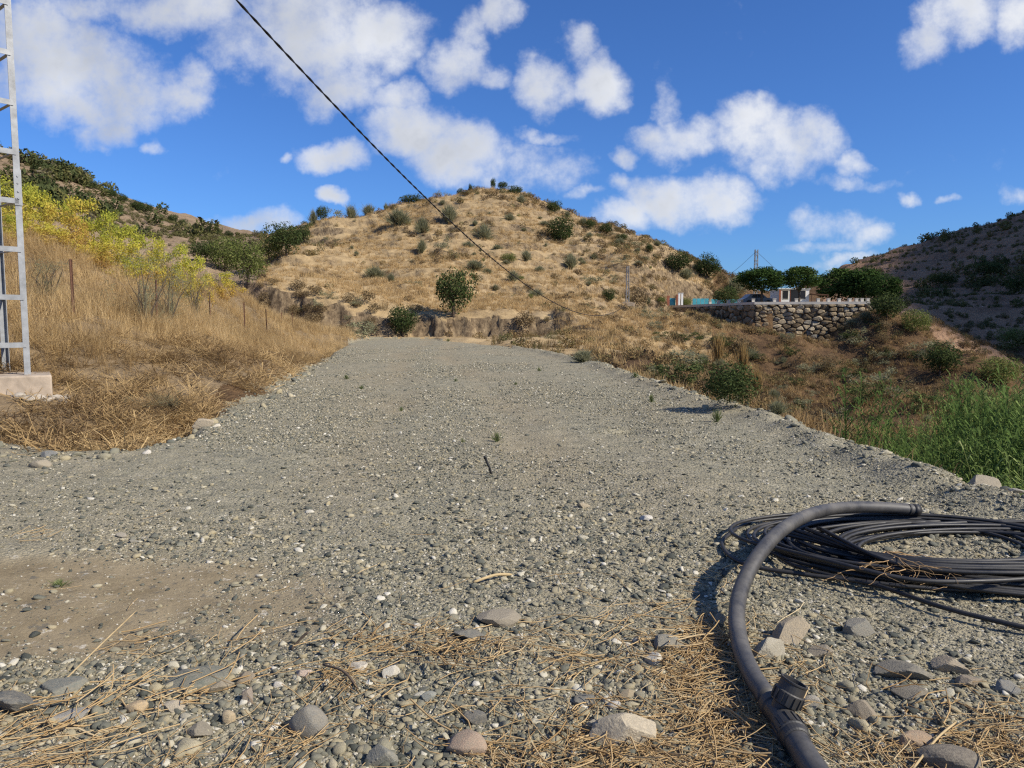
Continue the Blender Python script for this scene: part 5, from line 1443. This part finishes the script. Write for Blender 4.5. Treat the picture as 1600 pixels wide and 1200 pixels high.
# ------------------------------------------------------------------ single stones
STN = [  # column, row of the middle, width, height in picture pixels, colour, label
    (304, 1061, 98, 34, (.145, .165, .14), 'large flat greenish oval slab lying at the lower left'), (346, 1072, 32, 26, (.30, .25, .17), 'tan lump touching the right end of the greenish slab'),
    (381, 1060, 28, 22, (.24, .19, .13), 'brown blocky stone above the mauve upright one'), (385, 1089, 22, 36, (.25, .20, .17), 'mauve brown upright stone below the brown blocky one'),
    (110, 1118, 58, 24, (.27, .275, .28), 'flat bluish grey stone near the lower left corner'), (212, 1108, 32, 26, (.52, .37, .19), 'smooth orange tan stone near the lower left'),
    (274, 1107, 38, 22, (.46, .40, .30), 'pale cream stone right of the smooth orange tan one'), (355, 1120, 20, 34, (.47, .36, .21), 'upright tan pebble left of the big grey egg-shaped stone'),
    (471, 1053, 28, 16, (.60, .46, .38), 'small pinkish stone above the big grey egg-shaped stone'), (436, 1071, 16, 13, (.62, .59, .54), 'small white stone left of the pinkish one'),
    (479, 1128, 52, 64, (.19, .19, .18), 'big grey egg-shaped stone standing at the bottom'), (164, 1099, 26, 22, (.21, .23, .18), 'dull green stone left of the smooth orange tan one'),
    (95, 1075, 60, 34, (.15, .17, .16), 'dark greenish slab at the left above the bluish stone'), (20, 1108, 80, 40, (.105, .115, .12), 'dark blue-grey slab cut by the left edge'),
    (308, 1140, 40, 26, (.21, .19, .15), 'grey brown half-buried stone below the cream one'), (988, 1139, 100, 62, (.44, .38, .28), 'large cream boulder at the bottom right of centre'),
    (944, 1128, 46, 38, (.42, .37, .28), 'cream stone leaning on the left of the large cream boulder'), (733, 1166, 60, 44, (.36, .25, .18), 'rounded pinkish brown stone at the bottom centre'),
    (595, 1182, 44, 40, (.20, .21, .19), 'grey round stone at the bottom edge left of centre'), (743, 1117, 34, 28, (.085, .095, .105), 'dark slate round stone above the pinkish brown one'),
    (670, 1089, 21, 21, (.24, .27, .26), 'small blue-green pebble left of the dark slate stone'), (558, 1042, 29, 15, (.60, .55, .46), 'white oval stone left of the white chunk'),
    (606, 1051, 32, 22, (.52, .50, .44), 'white angular chunk above the small blue-green pebble'), (777, 972, 62, 28, (.27, .235, .18), 'flat tan slab sunk in the gravel in the centre foreground'),
    (740, 998, 62, 24, (.13, .135, .13), 'dark slab just below the flat tan slab'), (1043, 1003, 46, 30, (.19, .19, .17), 'grey round cobble left of the thick pipe'),
    (1017, 1027, 32, 20, (.56, .54, .48), 'white crystalline stone below the grey round cobble'), (961, 1101, 20, 16, (.50, .49, .48), 'pale flat chip above the large cream boulder'),
    (917, 1094, 36, 18, (.12, .13, .13), 'dark flat stone left of the pale flat chip'), (981, 1087, 24, 18, (.30, .24, .15), 'tan brown stone right of the pale flat chip'),
    (1236, 988, 60, 42, (.37, .30, .20), 'long tan stone inside the bend of the thick pipe'), (1202, 1016, 54, 48, (.34, .32, .26), 'layered grey cream rock against the thick pipe'),
    (1290, 1014, 44, 24, (.27, .23, .17), 'flat brown stone right of the long tan stone'), (1348, 975, 48, 36, (.20, .20, .18), 'grey blocky rock below the coil'),
    (1412, 1039, 72, 38, (.16, .155, .135), 'long dark flat rock at the lower right'), (1494, 1033, 52, 32, (.37, .30, .205), 'smooth tan rock right of the long dark flat rock'),
    (1427, 1075, 46, 36, (.20, .18, .145), 'grey brown rock below the long dark flat rock'), (1354, 1099, 42, 36, (.23, .19, .14), 'crumbly brown rock right of the tee fitting'),
    (1438, 1148, 46, 42, (.37, .25, .155), 'reddish tan wedge-shaped rock at the bottom right'), (1490, 1184, 74, 50, (.15, .13, .11), 'large dark brown rock in the bottom right corner'),
    (1573, 1069, 34, 24, (.19, .20, .20), 'grey stone near the right edge'), (1272, 1092, 30, 26, (.40, .38, .33), 'pale stone behind the open mouth of the tee fitting'),
    (1125, 962, 26, 24, (.34, .28, .19), 'tan stone just left of the thick pipe'), (1519, 1058, 46, 28, (.24, .19, .14), 'brown rock right below the smooth tan rock'),
    (60, 725, 30, 19, (.30, .26, .195), 'round tan stone on the gravel at the foot of the bank'), (76, 711, 24, 14, (.15, .17, .19), 'bluish stone behind the round tan stone'),
    (315, 658, 36, 20, (.40, .33, .23), 'tan boulder at the foot of the bank'), (338, 662, 15, 9, (.60, .56, .48), 'white stone right of the tan boulder'), (228, 709, 15, 9, (.62, .59, .54), 'white stone at the tip of the bank'),
    (1540, 768, 62, 36, (.30, .26, .19), 'large brown boulder on the rim beside the reeds'), (1586, 790, 26, 14, (.30, .29, .26), 'grey stone right of the large rim boulder'),
    (910, 790, 22, 11, (.46, .38, .25), 'yellowish flat stone in the middle of the gravel'), (1008, 810, 22, 10, (.62, .60, .57), 'white flat stone right of the yellowish flat one'), (190, 838, 16, 12, (.34, .31, .26), 'small tan cobble in the stony patch at the left'),
    (208, 845, 15, 10, (.22, .22, .20), 'small grey cobble right of the tan one at the left')]
smoothset = {0, 5, 7, 10, 17, 44}
for i, (px, py, w, h, col, lab) in enumerate(STN):
    p = on_z(px, py + h * .25); z = H(p[0], p[1]); d = p[1]
    k = math.hypot(d, CAMH) / F
    W = w * k / 2 * 1.08; 
    tilt = CAMH / math.hypot(d, CAMH)           # how much of the depth we look down on
    Dp = W * .75; Hh = max((h * k / 2 * 1.1 - Dp * tilt * .40), W * (.22 if h < .42 * w else .42))
    if i in (15, 49): Hh = W * .72
    me = rock_mesh("stone", 1000 + i, 4, M['rock'], 16 if i in smoothset else 11, .012, .45 if i in smoothset else .10, smooth=True)
    o = obj("stone", me, None, (p[0], p[1] + Dp * .3, z + Hh * .32), (random.gauss(0, .12), random.gauss(0, .12), random.uniform(-.35, .35)), (W * 1.04, Dp, Hh))
    if i not in smoothset:
        for pl in me.polygons: pl.use_smooth = False
    gm_ = sum(col) / 3; o.color = (*[1.22 * (c_ * .8 + gm_ * .2) * k_ for c_, k_ in zip(col, (1.03, 1.0, .93))], 1); tag(o, lab, "stone")

# ------------------------------------------------------------------ stake, weeds, twigs
p0 = on_z(770, 740); z0 = H(p0[0], p0[1])
st = MB(); st.tube([(0, 0, -.05), (-.03, 0, .07), (-.072, .01, .165)], .011, 10); st.tube([(-.070, .01, .158), (-.080, .011, .180)], .014, 10)
tag(st.build("pipe_stub", M['cable'], None, True, loc=(p0[0], p0[1], z0)), "short black pipe stub poking out of the gravel", "pipe stub")
WEED = [(776, 690, 30, 20, "largest green weed in the middle of the track"), (723, 691, 14, 9, "small weed left of the largest green weed"), (1018, 629, 20, 16, "green weed near the ravine side of the track"), (565, 607, 15, 8, "dry weed near the bank half way along the track"), (541, 593, 18, 9, "pale weed beside the bank beyond the dry one"), (712, 597, 12, 7, "tiny yellowish weed in the middle distance"),
        (842, 580, 14, 8, "tiny green weed far along the right side of the track"), (627, 640, 13, 9, "thin weed left of the track middle"), (806, 601, 12, 6, "faint weed right of the tiny yellowish weed"), (1120, 660, 30, 26, "tall thin weed at the rim below the leafy bush"), (993, 594, 22, 12, "spiky green plant on the far rim"), (92, 914, 58, 16, "wilted seedling lying on the bare soil at the left"), (700, 534, 14, 6, "low green weed at the far right end of the track")]
for i, (px, py, w, h, lab) in enumerate(WEED):
    p = on_z(px, py); z = H(p[0], p[1]); W = w * p[1] / F; hh = h * p[1] / F
    me = broom_mesh("weed", 860 + i, 46, M['leaf_weed'], .016, 4, .75)
    tag(obj("weed", me, None, (p[0], p[1], z - .01), (0, 0, i), (W * .62, W * .62, hh * 1.1)), lab, "weed")
for i, (a, b_, th, lab) in enumerate([((455, 1012, .0), (482, 985, .07), .006, "short dark broken twig sticking up left of centre"), ((505, 1040, .03), (560, 1078, .01), .005, "brown stalk slanting over the stones below the broken twig"), ((30, 1130, .01), (215, 950, .05), .0035, "long pale stalk slanting across the lower left"), ((1010, 990, .03), (870, 960, .01), .004, "long straw stalk above the straw band in the centre"), ((1425, 1195, .02), (1495, 1120, .03), .004, "bent pale stalk among the rocks at the bottom right"), ((740, 912, .015), (800, 900, .015), .008, "splinter of pale wood on the gravel")]):
    A = Vector(on_z(a[0], a[1], a[2])); B = Vector(on_z(b_[0], b_[1], b_[2])); mm = (A + B) / 2 + Vector((.01, .01, .015))
    zz = min(H(A.x, A.y), H(B.x, B.y))
    m_ = MB(); m_.tube([v - A for v in smooth_path([A, mm, B], 6)], [th] * 12 + [th * .5], 6)
    tag(m_.build("twig", M['bark'] if i < 2 else m_plain("stalk", (.48, .36, .19), .9, .3, 20), None, True, loc=A + Vector((0, 0, zz + .005))), lab, "twig")

rt = MB(); gr_ = np.random.default_rng(66); r0 = Vector(on_z(1385, 862, .12))
def root_branch(p, a, l, th, dep):
    pts_ = [p]; q = p.copy()
    for k in range(5):
        a += gr_.normal(0, .35); q = q + Vector((math.cos(a) * l / 5, math.sin(a) * l / 5 * .8, gr_.normal(-.003, .008))); pts_.append(q.copy())
        if dep and gr_.random() < .65: root_branch(q.copy(), a + gr_.choice([-.8, .8]), l * .6, th * .6, dep - 1)
    rt.tube([v - r0 for v in pts_], [th * (1 - .12 * k) for k in range(6)], 5)
for k in range(4): root_branch(r0.copy(), 3.6 + .5 * k, .38, .0045, 2)
root_branch(r0.copy(), .5, .2, .005, 1)
tag(rt.build("dry_root", m_plain("dry_root", (.42, .27, .13), .95, .3, 20), None, True, loc=r0), "dry branching brown root lying across the black pipe coil", "root")

# ------------------------------------------------------------------ unseen cloud, added towards the sun to shade the hill on the right
def build_shade_cloud():
    tgt = Vector((110, 150, 8)); dist = 900
    c = tgt + to_sun * dist
    g = np.random.default_rng(12); V = []; Fc = []
    v, f = ICO[3]; nb = 0
    foot = np.array([(68, 92), (88, 150), (108, 225), (190, 235), (165, 120), (120, 75), (80, 78)])
    gx, gy = np.meshgrid(np.arange(60, 200, 13.0), np.arange(70, 245, 13.0)); gx = gx.ravel() + g.normal(0, 3, gx.size); gy = gy.ravel() + g.normal(0, 3, gy.size)
    ok = sdf(foot, gx, gy) < 0
    for qx, qy in zip(gx[ok], gy[ok]):
        r = g.uniform(12, 17)
        vv = v * r * np.array([1.1, 1.1, .45]) * (1 + .05 * g.normal(size=(len(v), 1))) + np.array([qx - tgt.x + c.x, qy - tgt.y + c.y, c.z + g.uniform(-2, 4)])
        V.append(vv); Fc.append(f + nb); nb += len(v)
    t = NT("cloud"); m_ = t.leaf((.9, .9, .9), .3)
    me = mesh_from("cloud", np.concatenate(V) - np.array(c), np.concatenate(Fc), m_, True)
    tag(obj("cloud", me, None, c), "unseen white cloud added towards the sun to shade the right hill", "cloud")
build_shade_cloud()
